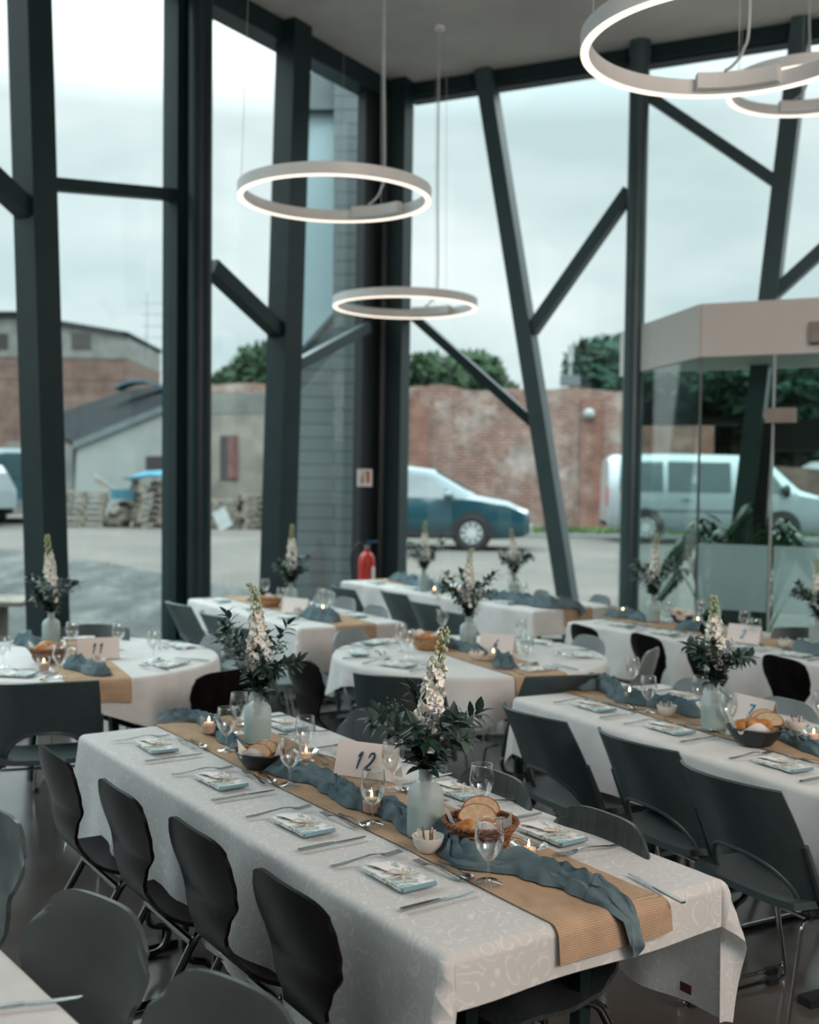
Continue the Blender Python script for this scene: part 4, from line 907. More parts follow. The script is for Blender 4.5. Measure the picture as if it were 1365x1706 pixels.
# round table 11
R11 = Vector((-1.73, 5.82, 0)); R6 = Vector((.34, 6.13, 0))
def face(kind, px0, py0, px1, py1, c, lb, z=.81, da=0):
    m = atz((px0 + px1) / 2, (py0 + py1) / 2, z); return chair(kind, px0, py0, px1, py1, atan2(c.y - m.y, c.x - m.x) + da, lb, z)
face('B', 0, 1131, 158, 1134, R11, 'black plastic chair in front of round table 11', .825, .12)
face('B', 95, 1043, 212, 1043, R11, 'dark plastic chair behind round table 11, by the window', .825)
face('C', 308, 1060, 402, 1066, R11, 'lit-toned grey shell chair right of round table 11', .80)
face('A', 352, 1128, 394, 1108, R11, 'black plywood chair behind the left bouquet of table 12')
# around round table 6
face('B', 605, 1118, 716, 1127, R6, 'black plastic chair in front of round table 6', .825)
face('B', 903, 1124, 988, 1117, R6, 'black plastic chair between table 6 and table 7', .825)
face('C', 556, 1056, 612, 1049, R6, 'grey shell chair behind the left side of table 6', .80)
chair('A', 483, 1092, 530, 1105, radians(32), 'black plywood chair left of table 6, beside the bouquet')
face('C', 955, 1058, 1008, 1070, R6, 'grey shell chair between table 6 and table 2', .80)
face('C', 1066, 1088, 1102, 1082, R6, 'grey shell chair seen edge-on in front of table 2', .80, -.3)
# left rear table
a10 = radians(-58.4)
for q, lb in (((272, 995, 322, 1010), 'lit-toned plastic chair at the window end of the rear left table'), ((330, 1012, 382, 1028), 'lit-toned plastic chair in the middle of the rear left table'), ((364, 1025, 416, 1050), 'lit-toned plastic chair at the near end of the rear left table')):
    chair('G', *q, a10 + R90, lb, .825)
for q, lb in (((522, 990, 564, 984), 'lit-toned grey shell chair behind the far end of the rear left table'), ((548, 1003, 602, 994), 'lit-toned grey shell chair behind the middle of the rear left table'), ((600, 1016, 652, 1009), 'lit-toned grey shell chair behind the near end of the rear left table')):
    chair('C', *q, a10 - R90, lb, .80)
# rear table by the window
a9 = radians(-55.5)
for q, lb in (((545, 968, 596, 985), 'lit-toned plastic chair at the rear table, nearest the fire extinguisher'), ((632, 975, 678, 994), 'lit-toned plastic chair, second from the fire extinguisher at the rear table'), ((686, 993, 726, 1010), 'lit-toned plastic chair, third from the fire extinguisher at the rear table'), ((728, 1007, 778, 1026), 'lit-toned plastic chair at the near end of the rear table')):
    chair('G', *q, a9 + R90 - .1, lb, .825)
for q, lb in (((872, 988, 935, 985), 'lit-toned grey shell chair behind the rear table, by the leaning column'), ((965, 996, 1036, 993), 'lit-toned grey shell chair behind the rear table, left of the round column')):
    chair('C', *q, a9 - R90 - .3, lb, .80)
# table 2
a2 = radians(-57)
for q, lb in (((946, 1039, 1004, 1047), 'black plywood chair at the far end of table 2'), ((1047, 1051, 1110, 1066), 'black plywood chair with its back to the edge-on grey chair, at table 2'), ((1142, 1069, 1210, 1084), 'black plywood chair at table 2, behind the bouquet of table 7'), ((1271, 1086, 1346, 1106), 'black plywood chair at table 2, nearest the right photo edge')):
    chair('A', *q, a2 + R90 - .25, lb)
face('B', 1326, 1047, 1364, 1050, atz(1290, 1080), 'dark chair behind table 2 at the right photo edge', .825)

# ================================================================== tables, cloths, runners
def drop(a, r=.022):
    if a <= 0: return (a, 0)
    if a < r * pi / 2: return (r * sin(a / r), r * (1 - cos(a / r)))
    return (r + .02 * (a - r * pi / 2), r + (a - r * pi / 2))
def folding_table(L, Wd, h=.735):
    t = empty('folding_table')
    MB().box((L / 2, Wd / 2, h - .013), (L - .02, Wd - .02, .026)).obj('tabletop', M['steel_grey'], t, False)
    for u in (.22, L - .22):
        for v in (.22, Wd - .22):
            MB().box((u, v, (h - .03) / 2), (.035, .035, h - .03)).obj('leg', M['steel'], t, False)
            MB().box((u, v + (-.04 if v < Wd / 2 else .04), .014), (.055, .16, .028)).obj('foot_glide', M['black_rubber'], t, False)
        MB().box((u, Wd / 2, h - .05), (.035, Wd - .2, .04)).obj('end_rail', M['steel'], t, False)
        s = 1 if u < L / 2 else -1
        MB().bar((u, Wd / 2, .30), (u + s * .42, Wd / 2, h - .03), .022, .022).obj('folding_strut', M['steel'], t, False)
        MB().box((u, Wd / 2, .30), (.03, Wd - .2, .03)).obj('cross_rail', M['steel'], t, False)
    for v in (.12, Wd - .12): MB().box((L / 2, v, h - .045), (L - .3, .03, .035)).obj('side_rail', M['steel'], t, False)
    return t
def sm(L, d):
    out = [-d * q for q in (1, .85, .7, .55, .4, .28, .18)] + [-.036, -.028, -.02, -.013, -.006, 0]
    n = max(2, int(L / .06)); out += [L * k / n for k in range(1, n)]
    return out + [L - q for q in out[12::-1]][0:13] if False else out + [L] + [L + .006, L + .013, L + .02, L + .028, L + .036] + [L + d * q for q in (.18, .28, .4, .55, .7, .85, 1)]
def cloth_rect(L, Wd, de0, de1, ds, seed, zt=.747, creases=()):
    m = MB()
    def f(p, q):
        a = -p if p < 0 else p - L if p > L else 0; b = -q if q < 0 else q - Wd if q > Wd else 0
        su = -1 if p < 0 else 1; sv = -1 if q < 0 else 1
        u = min(max(p, 0), L); v = min(max(q, 0), Wd); z = zt
        z += .0012 * mnoise.noise(Vector((p * 5, q * 5, seed)))
        for c in creases: z += .0022 * math.exp(-((p - c) / .008) ** 2)
        if a > 0 and b > 0:
            r = hypot(a, b); th = atan2(b, a); o, dn = drop(r); bulge = (.30 if p > 0 else .10) * r * sin(2 * th) ** 2
            tt = th - .25 * sin(4 * th)
            return Vector((u + su * ((o + bulge) * cos(tt)), v + sv * ((o + bulge) * sin(tt)), z - dn * (1 - .06 * sin(2 * th))))
        if b > 0:
            o, dn = drop(b); k = min(1, dn / .25); w = .016 * k * sin(p * 11 + seed + 1.5 * sin(p * 3 + seed)) + .008 * k * sin(p * 27 + seed * 2)
            for c in creases: w += .006 * k * math.exp(-((p - c) / .012) ** 2)
            return Vector((u, v + sv * (o + w + .012 * k), z - dn))
        if a > 0:
            o, dn = drop(a); k = min(1, dn / .25); w = .014 * k * sin(q * 13 + seed)
            return Vector((u + su * (o + w + .01 * k), v, z - dn))
        return Vector((u, v, z))
    ps = [-de0 * q for q in (1, .85, .7, .55, .4, .28)] + [-.036, -.028, -.02, -.013, -.006, 0] + [L * k / int(L / .04) for k in range(1, int(L / .04))] + [L, L + .006, L + .013, L + .02, L + .028, L + .036] + [L + de1 * q for q in (.28, .4, .55, .7, .85, 1)]
    qs = [-ds * q for q in (1, .9, .8, .7, .6, .5, .4, .3, .2)] + [-.036, -.028, -.02, -.013, -.006, 0] + [Wd * k / 16 for k in range(1, 16)] + [Wd, Wd + .006, Wd + .013, Wd + .02, Wd + .028, Wd + .036] + [Wd + ds * q for q in (.2, .3, .4, .5, .6, .7, .8, .9, 1)]
    ps = sorted(set(ps)); qs = sorted(set(qs)); m.grid(f, ps, qs, lambda p, q: (p, q)); return m
def runner_rect(L, v0, v1, h0, h1, zt=.7515, flare=0):
    m = MB()
    def f(p, q):
        a = -p if p < 0 else p - L if p > L else 0; su = -1 if p < 0 else 1; o, dn = drop(a, .026) if a > 0 else (0, 0)
        z = zt + .0012 * mnoise.noise(Vector((p * 6, q * 8, 3.3)))
        if a > 0 and flare: 
            e = max(0, (q - v1 + .1) / .1); dn *= 1 - .16 * e * e; o += .02 * e
        return Vector((min(max(p, 0), L) + su * (o + (.004 if a > 0 else 0) + .008 * min(1, a / .1)), q + .004 * sin(p * 5), z - dn))
    ps = [-h0 * q for q in (1, .8, .6, .4)] + [-.04, -.032, -.024, -.016, -.008, 0] + [L * k / 40 for k in range(1, 40)] + [L + q for q in (0, .008, .016, .024, .032, .04)] + [L + h1 * q for q in (.4, .6, .8, 1)]
    m.grid(f, sorted(set(ps)), frange(v0, v1, 8), lambda p, q: (p, q)); return m
class Rect:
    def __init__(s, B, ang, L, Wd, de0, de1, ds, name, seed, cloth='linen', runner=(.26, .55), rh=(.14, .14), creases=(), flare=0):
        s.B = Vector((B[0], B[1], 0)); s.a = ang; s.L = L; s.W = Wd; s.u = V2(ang); s.v = V2(ang + R90); s.name = name
        o = folding_table(L, Wd); o.location = s.B; o.rotation_euler.z = ang; tag(o, 'black folding table under the white cloth of ' + name, 'table', 'folding tables under the white cloths')
        o = cloth_rect(L, Wd, de0, de1, ds, seed, creases=creases).obj('tablecloth', M[cloth], None, True, s.B, ang); tag(o, ('white damask tablecloth with swirls on ' if cloth == 'damask' else 'plain white tablecloth on ') + name, 'tablecloth', 'white tablecloths')
        o = runner_rect(L, runner[0], runner[1], rh[0], rh[1], flare=flare).obj('burlap_runner', M['burlap'], None, True, s.B, ang); tag(o, 'brown burlap runner along ' + name, 'table runner', 'burlap runners')
    def at(s, u, v, z=0): p = s.B + s.u * u + s.v * v; return Vector((p.x, p.y, z))
    def inv(s, px, py, z=.752): p = atz(px, py, z) - s.B; return (p.dot(s.u), p.dot(s.v))
def atp(px, py, z=.752): return atz(px, py, z)
T12 = Rect((-1.16, 4.06), A_T, 2.224, .787, .30, .122, .37, 'table 12', 1.0, 'damask', (.268, .585), (.03, .095), (.62, 1.16, 1.70), 1)
T7 = Rect((.49, 4.90), radians(-61.5), 1.74, .80, .20, .30, .26, 'table 7', 2.3, 'linen', (.25, .56), (.03, .2), (.42, .86, 1.12, 1.42))
T2 = Rect((1.11, 7.64), radians(-57), 2.25, .80, .22, .25, .36, 'table 2', 3.1, 'linen', (.27, .56), (.04, .14), (.7, 1.4))
T9 = Rect((-.60, 10.46), a9, 2.68, .82, .2, .20, .30, 'the rear table by the window', 4.2, 'linen', (.27, .56), (.04, .15), (.8, 1.7))
T10 = Rect((-1.68, 8.72), a10, 1.91, .74, .2, .30, .32, 'the rear left table', 5.0, 'linen', (.25, .54), (.1, .16), (.6, 1.2))
TBL = Rect((-1.46, 3.03), radians(-51), 2.1, .8, .2, .2, .3, 'the cut-off table in the lower left corner', 6.0, 'linen', (.25, .54), (.1, .16), (.6, 1.2)) if False else None
# corner table at the lower left: only its right edge shows
bl0 = atz(0, 1590); bl1 = atz(120, 1706); abl = atan2(bl1.y - bl0.y, bl1.x - bl0.x); bld = V2(abl); bln = V2(abl + R90)
B_ = bl0 - bld * .95 - bln * .79
TBL = Rect((B_.x, B_.y), abl, 1.75, .79, .2, .2, .26, 'the cut-off table in the lower left corner', 6.0, 'linen', (.25, .54), (.1, .16), (.6, 1.2))
def round_table(c, r, name, seed, ra, rw=.30):
    t = empty('round_table', c); tag(t, 'round folding table under the white cloth of ' + name, 'table', 'round tables'); h = .735
    MB().lathe([(0, h), (r - .012, h), (r - .01, h - .02), (r - .02, h - .026), (0, h - .026)], 48).obj('tabletop', M['steel_grey'], t)
    for k in range(4):
        a = pi / 4 + k * R90; MB().bar(V2(a) * (r * .62) + Vector((0, 0, .012)), V2(a) * (r * .52) + Vector((0, 0, h - .03)), .035, .035).obj('leg', M['steel'], t, False)
    for a in (pi / 4, 3 * pi / 4): MB().bar(V2(a) * (r * .6) + Vector((0, 0, .30)), V2(a + pi) * (r * .54) + Vector((0, 0, h - .08)), .03, .03).obj('folding_strut', M['steel'], t, False)
    m = MB()
    def f(q, k):
        a = 2 * pi * k / 120; D = .20 + .075 * cos(4 * a + seed); e = q - r
        if e <= 0: return Vector((q * cos(a), q * sin(a), .747 + .001 * mnoise.noise(Vector((q * 4 * cos(a), q * 4 * sin(a), seed)))))
        e = e if e <= .04 else .04 + (e - .04) / .26 * (D - .04)
        o, dn = drop(e); kk = min(1, dn / .22); w = (.020 * sin(20 * a + 2 * sin(3 * a + seed)) + .012 * sin(33 * a + seed)) * kk
        return Vector(((r + o + w + .012 * kk) * cos(a), (r + o + w + .012 * kk) * sin(a), .747 - dn))
    qs = [.001, r * .3, r * .6, r * .85, r, r + .006, r + .013, r + .02, r + .028, r + .036, r + .07, r + .12, r + .17, r + .22, r + .26, r + .30]
    m.grid(f, qs, range(121), lambda q, k: (q * cos(2 * pi * k / 120), q * sin(2 * pi * k / 120)))
    tag(m.obj('tablecloth', M['linen'], None, True, c), 'white cloth hanging in folds on ' + name, 'tablecloth', 'white tablecloths')
    m = MB(); Lr = r - .005
    def g(p, q):
        lim = sqrt(max(0, r * r - q * q)); a = abs(p) - lim; o, dn = drop(a, .026) if a > 0 else (0, 0); s = 1 if p > 0 else -1
        return Vector((s * min(abs(p), lim) + s * (o + (.02 * min(1, a / .1) if a > 0 else 0)), q, .7515 - dn)) if abs(p) > 0 else Vector((0, q, .7515))
    ps = sorted(set(frange(-r, r, 40) + [s * (r - .03 + .012 * k) for s in (-1, 1) for k in range(13)])); m.grid(g, ps, frange(-rw / 2, rw / 2, 8), lambda p, q: (p, q))
    tag(m.obj('burlap_runner', M['burlap'], None, True, c, ra), 'brown burlap runner across ' + name, 'table runner', 'burlap runners')
e6 = atz(868, 1112); s6 = atz(708, 1064); ra6 = atan2(e6.y - s6.y, e6.x - s6.x)
round_table(R6, .725, 'round table 6', .6, ra6)
e11 = atz(180, 1128); s11 = atz(30, 1070); ra11 = atan2(e11.y - s11.y, e11.x - s11.x) - .2
round_table(R11, .725, 'round table 11', 2.4, ra11)

# ================================================================== things on the tables
ZT = .7535
def rim(m, r, z, th): return m.tube([Vector((r * cos(a), r * sin(a), z)) for a in frange(0, 2 * pi, 32)[:-1]], th, 6, closed=True)
def wine_glass():
    t = empty('wine_glass')
    m = MB().lathe([(.0045, .052), (.010, .056), (.022, .068), (.031, .085), (.0345, .103), (.0335, .122), (.0300, .146), (.0292, .148), (.0296, .146), (.0328, .122), (.0337, .103), (.0302, .086), (.0215, .0695), (.009, .0575), (.001, .055)], 28); rim(m, .0295, .1482, .0008).obj('bowl', M['glass'], t)
    MB().lathe([(.0095, .006), (.005, .012), (.0037, .025), (.0037, .045), (.0055, .053)], 14).obj('stem', M['glass'], t)
    MB().lathe([(0, .0015), (.031, .0015), (.0325, .003), (.030, .0045), (.012, .0065), (.005, .0105)], 28).obj('base', M['glass'], t); return t
def knife():
    t = empty('dinner_knife')
    MB().prism([(-.006, -.10), (.006, -.10), (.0065, -.06), (.0045, .005), (-.0045, .005), (-.0065, -.06)], .001, .0055).obj('handle', M['cutlery'], t, False)
    MB().prism([(-.004, .004), (.004, .004), (.008, .02), (.008, .07), (.005, .096), (-.001, .104), (-.003, .10)], .002, .0035).obj('blade', M['cutlery'], t, False); return t
def fork(k=1.0, name='dinner_fork'):
    def f():
        t = empty(name); m = MB(); P = []
        for y, z, w in ((-.10, .002, .006), (-.07, .003, .0062), (-.03, .008, .0035), (.01, .012, .0030), (.035, .010, .0035)): P.append([Vector((s * w * k, y * k, z * k + .0008)) for s in (-1, 0, 1)])
        m.shell(P, .0022).obj('handle', M['cutlery'], t); m = MB()
        P = [[Vector((s * w * k, y * k, z * k + .0008)) for s in (-1, -.33, .33, 1)] for y, z, w in ((.033, .010, .004), (.045, .006, .0105), (.058, .0035, .0120))]; m.shell(P, .0018)
        for s in (-1, -.33, .33, 1): m.bar((s * .0105 * k, .056 * k, .0043 * k), (s * .0100 * k, .097 * k, .0085 * k), .0030 * k, .0018)
        m.obj('tines', M['cutlery'], t); return t
    return f
def spoon():
    t = empty('dessert_spoon'); k = .85
    P = [[Vector((s * w * k, y * k, z * k + .0008)) for s in (-1, 0, 1)] for y, z, w in ((-.09, .002, .006), (-.06, .003, .006), (-.02, .009, .0033), (.02, .011, .003), (.045, .007, .004))]
    MB().shell(P, .0022).obj('handle', M['cutlery'], t)
    P = [[Vector((b * .0165 * k * sqrt(max(0, 1 - a * a)) * (1 - .15 * a), (.07 + a * .028) * k, .0085 - .006 * (1 - a * a) * (1 - b * b))) for b in frange(-1, 1, 6)] for a in frange(-.99, .99, 10)]
    MB().shell(P, .0015).obj('bowl', M['cutlery'], t); return t
def napkin(full=True):
    def f():
        t = empty('folded_napkin'); a, b = .094, .046                      # long side along y
        m = MB(); 
        for k in range(3):
            w = a - .002 * k; P = [[Vector((x, y,   .002 + .0030 * k + .0012 * mnoise.noise(Vector((x * 30, y * 30, k)))+ .0008)) for y in frange(-b, b, 6)] for x in frange(-w, w - .012, 10)]; m.shell(P, .0028)
        m.obj('cloth', M['napkin'], t)
        m = MB(); m.tube([(a - .010, y, .0062) for y in frange(-b, b, 6)], .0055, 10); m.obj('border', M['napkin_blue'], t)
        if full:
            m = MB(); m.tube([(.018, -b - .002, .004), (.018, -b - .001, .0125), (.018, 0, .0132), (.018, b + .001, .0125), (.018, b + .002, .004)], .0014, 6)
            for s in (-1, 1): m.tube(smooth_path([(.018, 0, .018), (.004, s * .016, .026), (.018 - .02, s * .030, .020), (.012, s * .016, .0185), (.018, 0, .018)], 5), .0014, 6); m.tube(smooth_path([(.018, 0, .018), (.036, s * .010, .0185), (.05, s * .022, .0165)], 5), .0013, 6)
            m.obj('twine_bow', M['twine'], t)
            m = MB()
            for k in range(7): m.leaf((.016 + .003 * k - .02, .004, .018), V2(rnd.uniform(0, 6.28)) + Vector((0, 0, .3)), (0, 0, 1), .020, .009)
            m.obj('dried_sprig', M['paper'], t)
            P = [[Vector((x, y + .25 * x, .0172 + .001 * sin(x * 90))) for y in (-.016, .016)] for x in frange(-.085, .012, 8)]; MB().shell(P, .0008).obj('paper_tag', M['paper'], t)
        return t
    return f
def bowl_():
    t = empty('sugar_bowl')
    MB().lathe([(0, .004), (.020, .001), (.022, .004), (.034, .017), (.0405, .040), (.0405, .0415), (.0385, .0415), (.0325, .019), (.019, .008), (0, .007)], 32).obj('bowl', M['ceramic'], t); return t
def sachet(mat):
    def f():
        return MB().box((0, 0, 0), (.006, .0025, .050)).obj('sugar_stick', M[mat], None, False)
    return f
def votive():
    m = MB().lathe([(0, .001), (.024, .001), (.0265, .004), (.0325, .054), (.0335, .060), (.0325, .060), (.0312, .054), (.0252, .008), (0, .007)], 28)
    return rim(m, .033, .0602, .0011).obj('votive_glass', M['glass'])
def dish_votive():
    return MB().lathe([(0, .001), (.022, .001), (.026, .006), (.045, .022), (.048, .024), (.044, .0235), (.025, .009), (0, .007)], 28).obj('votive_dish', M['glass'])
def tealight(big=False):
    def f():
        t = empty('tealight')
        if big: MB().lathe([(0, 0), (.0225, 0), (.0255, .026), (.0250, .0275), (0, .0265)], 24).obj('wax_fill', M['wax_tan'], t); z = .021
        else: z = 0
        MB().lathe([(0, z), (.0185, z), (.0190, z + .014), (.0185, z + .0155), (.016, z + .014), (0, z + .0135)], 24).obj('wax', M['wax'], t)
        MB().tube([(0, 0, z + .013), (.001, 0, z + .020)], .0012, 6).obj('wick', M['black_rubber'], t)
        MB().lathe([(0, z + .017), (.0024, z + .019), (.0034, z + .024), (.0022, z + .031), (0, z + .038)], 12).obj('flame', M['flame'], t); return t
    return f
def vase():
    t = empty('bottle_vase')
    MB().lathe([(0, .001), (.043, .001), (.0475, .006), (.048, .06), (.048, .112), (.044, .128), (.032, .140), (.0195, .146), (.0185, .152), (.0185, .176), (.020, .180), (.018, .180), (.0165, .176), (.0165, .152), (.030, .137), (.042, .125), (.046, .110)], 36).obj('bottle', M['frost'], t)
    MB().lathe([(0, .005), (.043, .005), (.0445, .06), (.0445, .086), (0, .086)], 30).obj('water', M['vase_water'], t)
    MB().lathe([(.0135, .10), (.0145, .145), (.0145, .172), (.010, .176)], 12).obj('stems_in_neck', M['leaf'], t); return t
def card_(digits, ink):
    def f():
        t = empty('number_card'); w, h, d = .21, .104, .034; n = Vector((0, -cos(.31), sin(.31)))
        for s in (-1, 1): MB().shell([[Vector((x, s * d * (1 - q), q * h + .0008)) for q in (0, .5, 1)] for x in (-w / 2, 0, w / 2)], .0009).obj('leaf', M['card'], t, False)
        G = {'1': [[(.05, .72), (.34, 1), (.30, .5), (.26, 0)]], '2': [[(.10, .70), (.22, .95), (.48, 1), (.68, .86), (.64, .62), (.36, .30), (.02, .04), (.24, .10), (.46, .0), (.72, .08)]],
             '6': [[(.62, 1), (.34, .80), (.12, .45), (.14, .12), (.38, 0), (.62, .14), (.62, .38), (.42, .50), (.20, .36)]], '7': [[(.04, .92), (.24, 1), (.46, .93), (.76, .98), (.50, .52), (.26, 0)]]}
        m = MB(); H = .050; adv = .034; x0 = -adv * len(digits) / 2 + .004
        for i, c in enumerate(digits):
            for st in G[c]:
                P = smooth_path([(x0 + adv * i + px * H * .62 + .22 * H * (py - .5), py * H + .026, 0) for px, py in st], 6); k = len(P)
                Q = [Vector((p.x, -d * (1 - p.y / h) - .0016, p.y)) for p in P]; m.tube(Q, [  .0030 * (.7 + .6 * sin(pi * (j + 1) / (k + 1))) for j in range(k)], 6)
        if digits: m.obj('number', M[ink], t)
        return t
    return f
def basket_dark():
    t = empty('bread_basket')
    pr = [(0, .004), (.055, .003), (.060, .006), (.078, .034), (.090, .058), (.092, .061), (.089, .061), (.075, .035), (.057, .010), (0, .009)]
    MB().lathe(pr, 48, wob=lambda a, i: .012 * sin(a * 24) if 1 < i < 4 else 0, sx=1.08, sy=.88).obj('body', M['enamel'], t)
    MB().tube([Vector((.092 * 1.08 * cos(a), .092 * .88 * sin(a), .061)) for a in frange(0, 2 * pi, 48)[:-1]], .0038, 8, closed=True).obj('rim', M['enamel'], t); return t
def basket_wicker(mat, R0=.058, R1=.093, H=.068):
    def f():
        t = empty('bread_basket'); rr = lambda z: R0 + (R1 - R0) * (z / H) ** .8
        m = MB()
        for k in range(9):
            z = .006 + (H - .008) * k / 8
            if k in (4, 5): continue
            m.tube([Vector(((rr(z) + .0028 * sin(a * 14 + pi * k)) * cos(a), (rr(z) + .0028 * sin(a * 14 + pi * k)) * sin(a), z)) for a in frange(0, 2 * pi, 112)[:-1]], .0042, 6, closed=True)
        m.obj('weave', M[mat], t); m = MB()
        for k in range(28):
            a = 2 * pi * k / 28; m.tube([Vector((rr(z) * cos(a), rr(z) * sin(a), z)) for z in (.002, H * .3, H * .6, H)], .0028, 6)
        m.obj('stakes', M[mat], t); m = MB()
        for ph in (0, pi): m.tube([Vector(((R1 + .003 + .004 * cos(a * 22 + ph)) * cos(a), (R1 + .003 + .004 * cos(a * 22 + ph)) * sin(a), H + .003 + .0035 * sin(a * 22 + ph))) for a in frange(0, 2 * pi, 176)[:-1]], .0042, 6, closed=True)
        m.obj('braided_rim', M[mat], t); MB().lathe([(0, .003), (R0, .003), (R0, .007), (0, .007)], 36).obj('base', M[mat], t); return t
    return f
def basket_liner():
    m = MB(); P = []
    for k in range(49):
        a = 2 * pi * k / 48; c = .012 * cos(4 * a + .5) + .010 * max(0, cos(2 * a)) ; P.append([Vector((q * r_ * cos(a) * 1.05, q * r_ * sin(a) * .9, z + c * w)) for r_, z, w, q in ((.010, .013, 0, 1), (.050, .014, 0, 1), (.066, .034, .2, 1 + .03 * sin(9 * a)), (.079, .060, 1, 1 + .05 * sin(7 * a)), (.086, .074, 1.6, 1 + .07 * sin(5 * a)))])
    m.grid(lambda i, j: P[i][j], range(49), range(5)); return m.obj('paper_liner', M['paper'])
def roll(seed):
    def f(): return MB().ball((0, 0, .024), .031, 20, 12, (1.15, .95, .80), .14, seed).obj('bread_roll', M['bread'])
    return f
def slice_():
    t = empty('bread_slice'); P = [(.052 * cos(a), .030 * sin(a) * (1.25 if sin(a) > 0 else .55)) for a in frange(0, 2 * pi, 30)[:-1]]
    MB().prism([(x * .93, y * .93) for x, y in P], -.0061, .0061).obj('crumb', M['crumb'], t); m = MB(); n = len(P)
    m.add([(x, y, z) for z in (-.0055, .0055) for x, y in P] + [(x * .92, y * .92, z) for z in (-.0055, .0055) for x, y in P], [(i, (i + 1) % n, n + (i + 1) % n, n + i) for i in range(n)] + [(i, 2 * n + i, 2 * n + (i + 1) % n, (i + 1) % n) for i in range(n)] + [(n + i, n + (i + 1) % n, 3 * n + (i + 1) % n, 3 * n + i) for i in range(n)])
    m.obj('crust', M['crust'], t); return t
def bouquet(seed, H=.37, wid=.13, lean=0.0, full=1.0, curl=0.0):
    """stems meet at the origin, which sits in the vase neck"""
    def f():
        r = random.Random(seed); t = empty('flower_bouquet'); ax = r.uniform(0, 6.28)
        top = Vector((lean, .01, H)); P = smooth_path([(0, 0, -.02), (lean * .2, 0, H * .35), (lean * .55, .005, H * .7), (top.x - curl * .1, .01, H * .92), (top.x - curl, .01, H)], 10)
        MB().tube(P, [.0030 - .0020 * i / (len(P) - 1) for i in range(len(P))], 6).obj('flower_stalk', M['stem'], t)
        def on(f_): q = f_ * (len(P) - 1); i = min(int(q), len(P) - 2); return P[i].lerp(P[i + 1], q - i)
        mp, mb, mst = MB(), MB(), MB()
        for k in range(52):
            f_ = .14 + .40 * k / 51; a = k * 2.4 + r.uniform(-.3, .3); c = on(f_); rad = .013 + .024 * (1 - (f_ - .14) / .40) + r.uniform(0, .008); d = Vector((cos(a), sin(a), r.uniform(-.1, .35))).normalized(); q = c + d * rad
            for j in range(5):
                b = 2 * pi * j / 5 + r.uniform(-.3, .3); u = d.orthogonal().normalized(); w = d.cross(u); dd = (u * cos(b) + w * sin(b)) * .9 + d * r.uniform(.15, .7); mp.leaf(q - d * .004, dd, d, r.uniform(.016, .021), r.uniform(.015, .020), r.uniform(-.4, .3), .2)
            if k % 2 == 0: mb.ball(q + d * .006, .0035, 6, 4)
        n = 30
        for k in range(n):
            f_ = .50 + .50 * k / n; a = k * 2.4; c = on(f_); s_ = .0072 - .0042 * k / n; d = Vector((cos(a), sin(a), .45)).normalized(); q = c + d * (.019 - .009 * k / n); mst.tube([c, q], .0008, 4); mb.ball(q, s_, 7, 5, (1, 1, 1.25))
        mp.obj('blossoms', M['petal'], t); mb.obj('bud_blossoms', M['bud'], t); mst.obj('bud_stalks', M['stem'], t)
        ns = int(11 * full)
        for k in range(ns):
            a = ax + k * 2.39996 + r.uniform(-.25, .25); L = r.uniform(.55, 1.0) * wid * 1.25; up = r.uniform(.5, 1.5); e = Vector((cos(a) * L, sin(a) * L, L * up + .03)); Q = smooth_path([(0, 0, -.01), e * .4 + Vector((0, 0, .035)), e * .75 + Vector((0, 0, .02)), e], 5)
            m = MB(); m.tube(Q, [.0016 - .0010 * i / (len(Q) - 1) for i in range(len(Q))], 5)
            for i in range(2, len(Q)):
                d = (Q[i] - Q[i - 1]).normalized(); sd = d.orthogonal().normalized(); sd = Matrix.Rotation(i * 2.1 + k, 3, d) @ sd
                for s in ((-1, 1) if i % 2 else (1,)):
                    m.leaf(Q[i], d * .55 + sd * s + Vector((0, 0, .1)), Vector((0, 0, 1)) + d * .2, r.uniform(.036, .054), r.uniform(.020, .028), r.uniform(-.1, .45))
            m.leaf(Q[-1], (Q[-1] - Q[-2]), (0, 0, 1), .048, .024, .2); m.obj('leaf_sprig', M['leaf'] if k % 4 else M['leaf2'], t)
        for k in range(3):
            a = ax + 1.1 + k * 2.2; L = wid * r.uniform(.45, .75); e = Vector((cos(a) * L, sin(a) * L, .10 + r.uniform(0, .07))); m = MB(); m.tube([(0, 0, 0), e * .6 + Vector((0, 0, .02)), e], .0011, 5)
            for _ in range(34): q = e + Vector((r.gauss(0, .011), r.gauss(0, .011), r.gauss(0, .012))); m.ball(q, r.uniform(.002, .0042), 5, 4)
            m.obj('filler_flower', M['thistle'] if k != 1 else M['leaf2'], t)
        m = MB()
        for k in range(46):
            a = r.uniform(0, 6.28); m.leaf((0, 0, .004 + .05 * (k % 3) * .5), Vector((cos(a), sin(a), r.uniform(-.1, 1.1))), (0, 0, 1), r.uniform(.045, .072), r.uniform(.022, .032), r.uniform(.0, .5))
        m.obj('collar_leaves', M['leaf'], t); return t
    return f
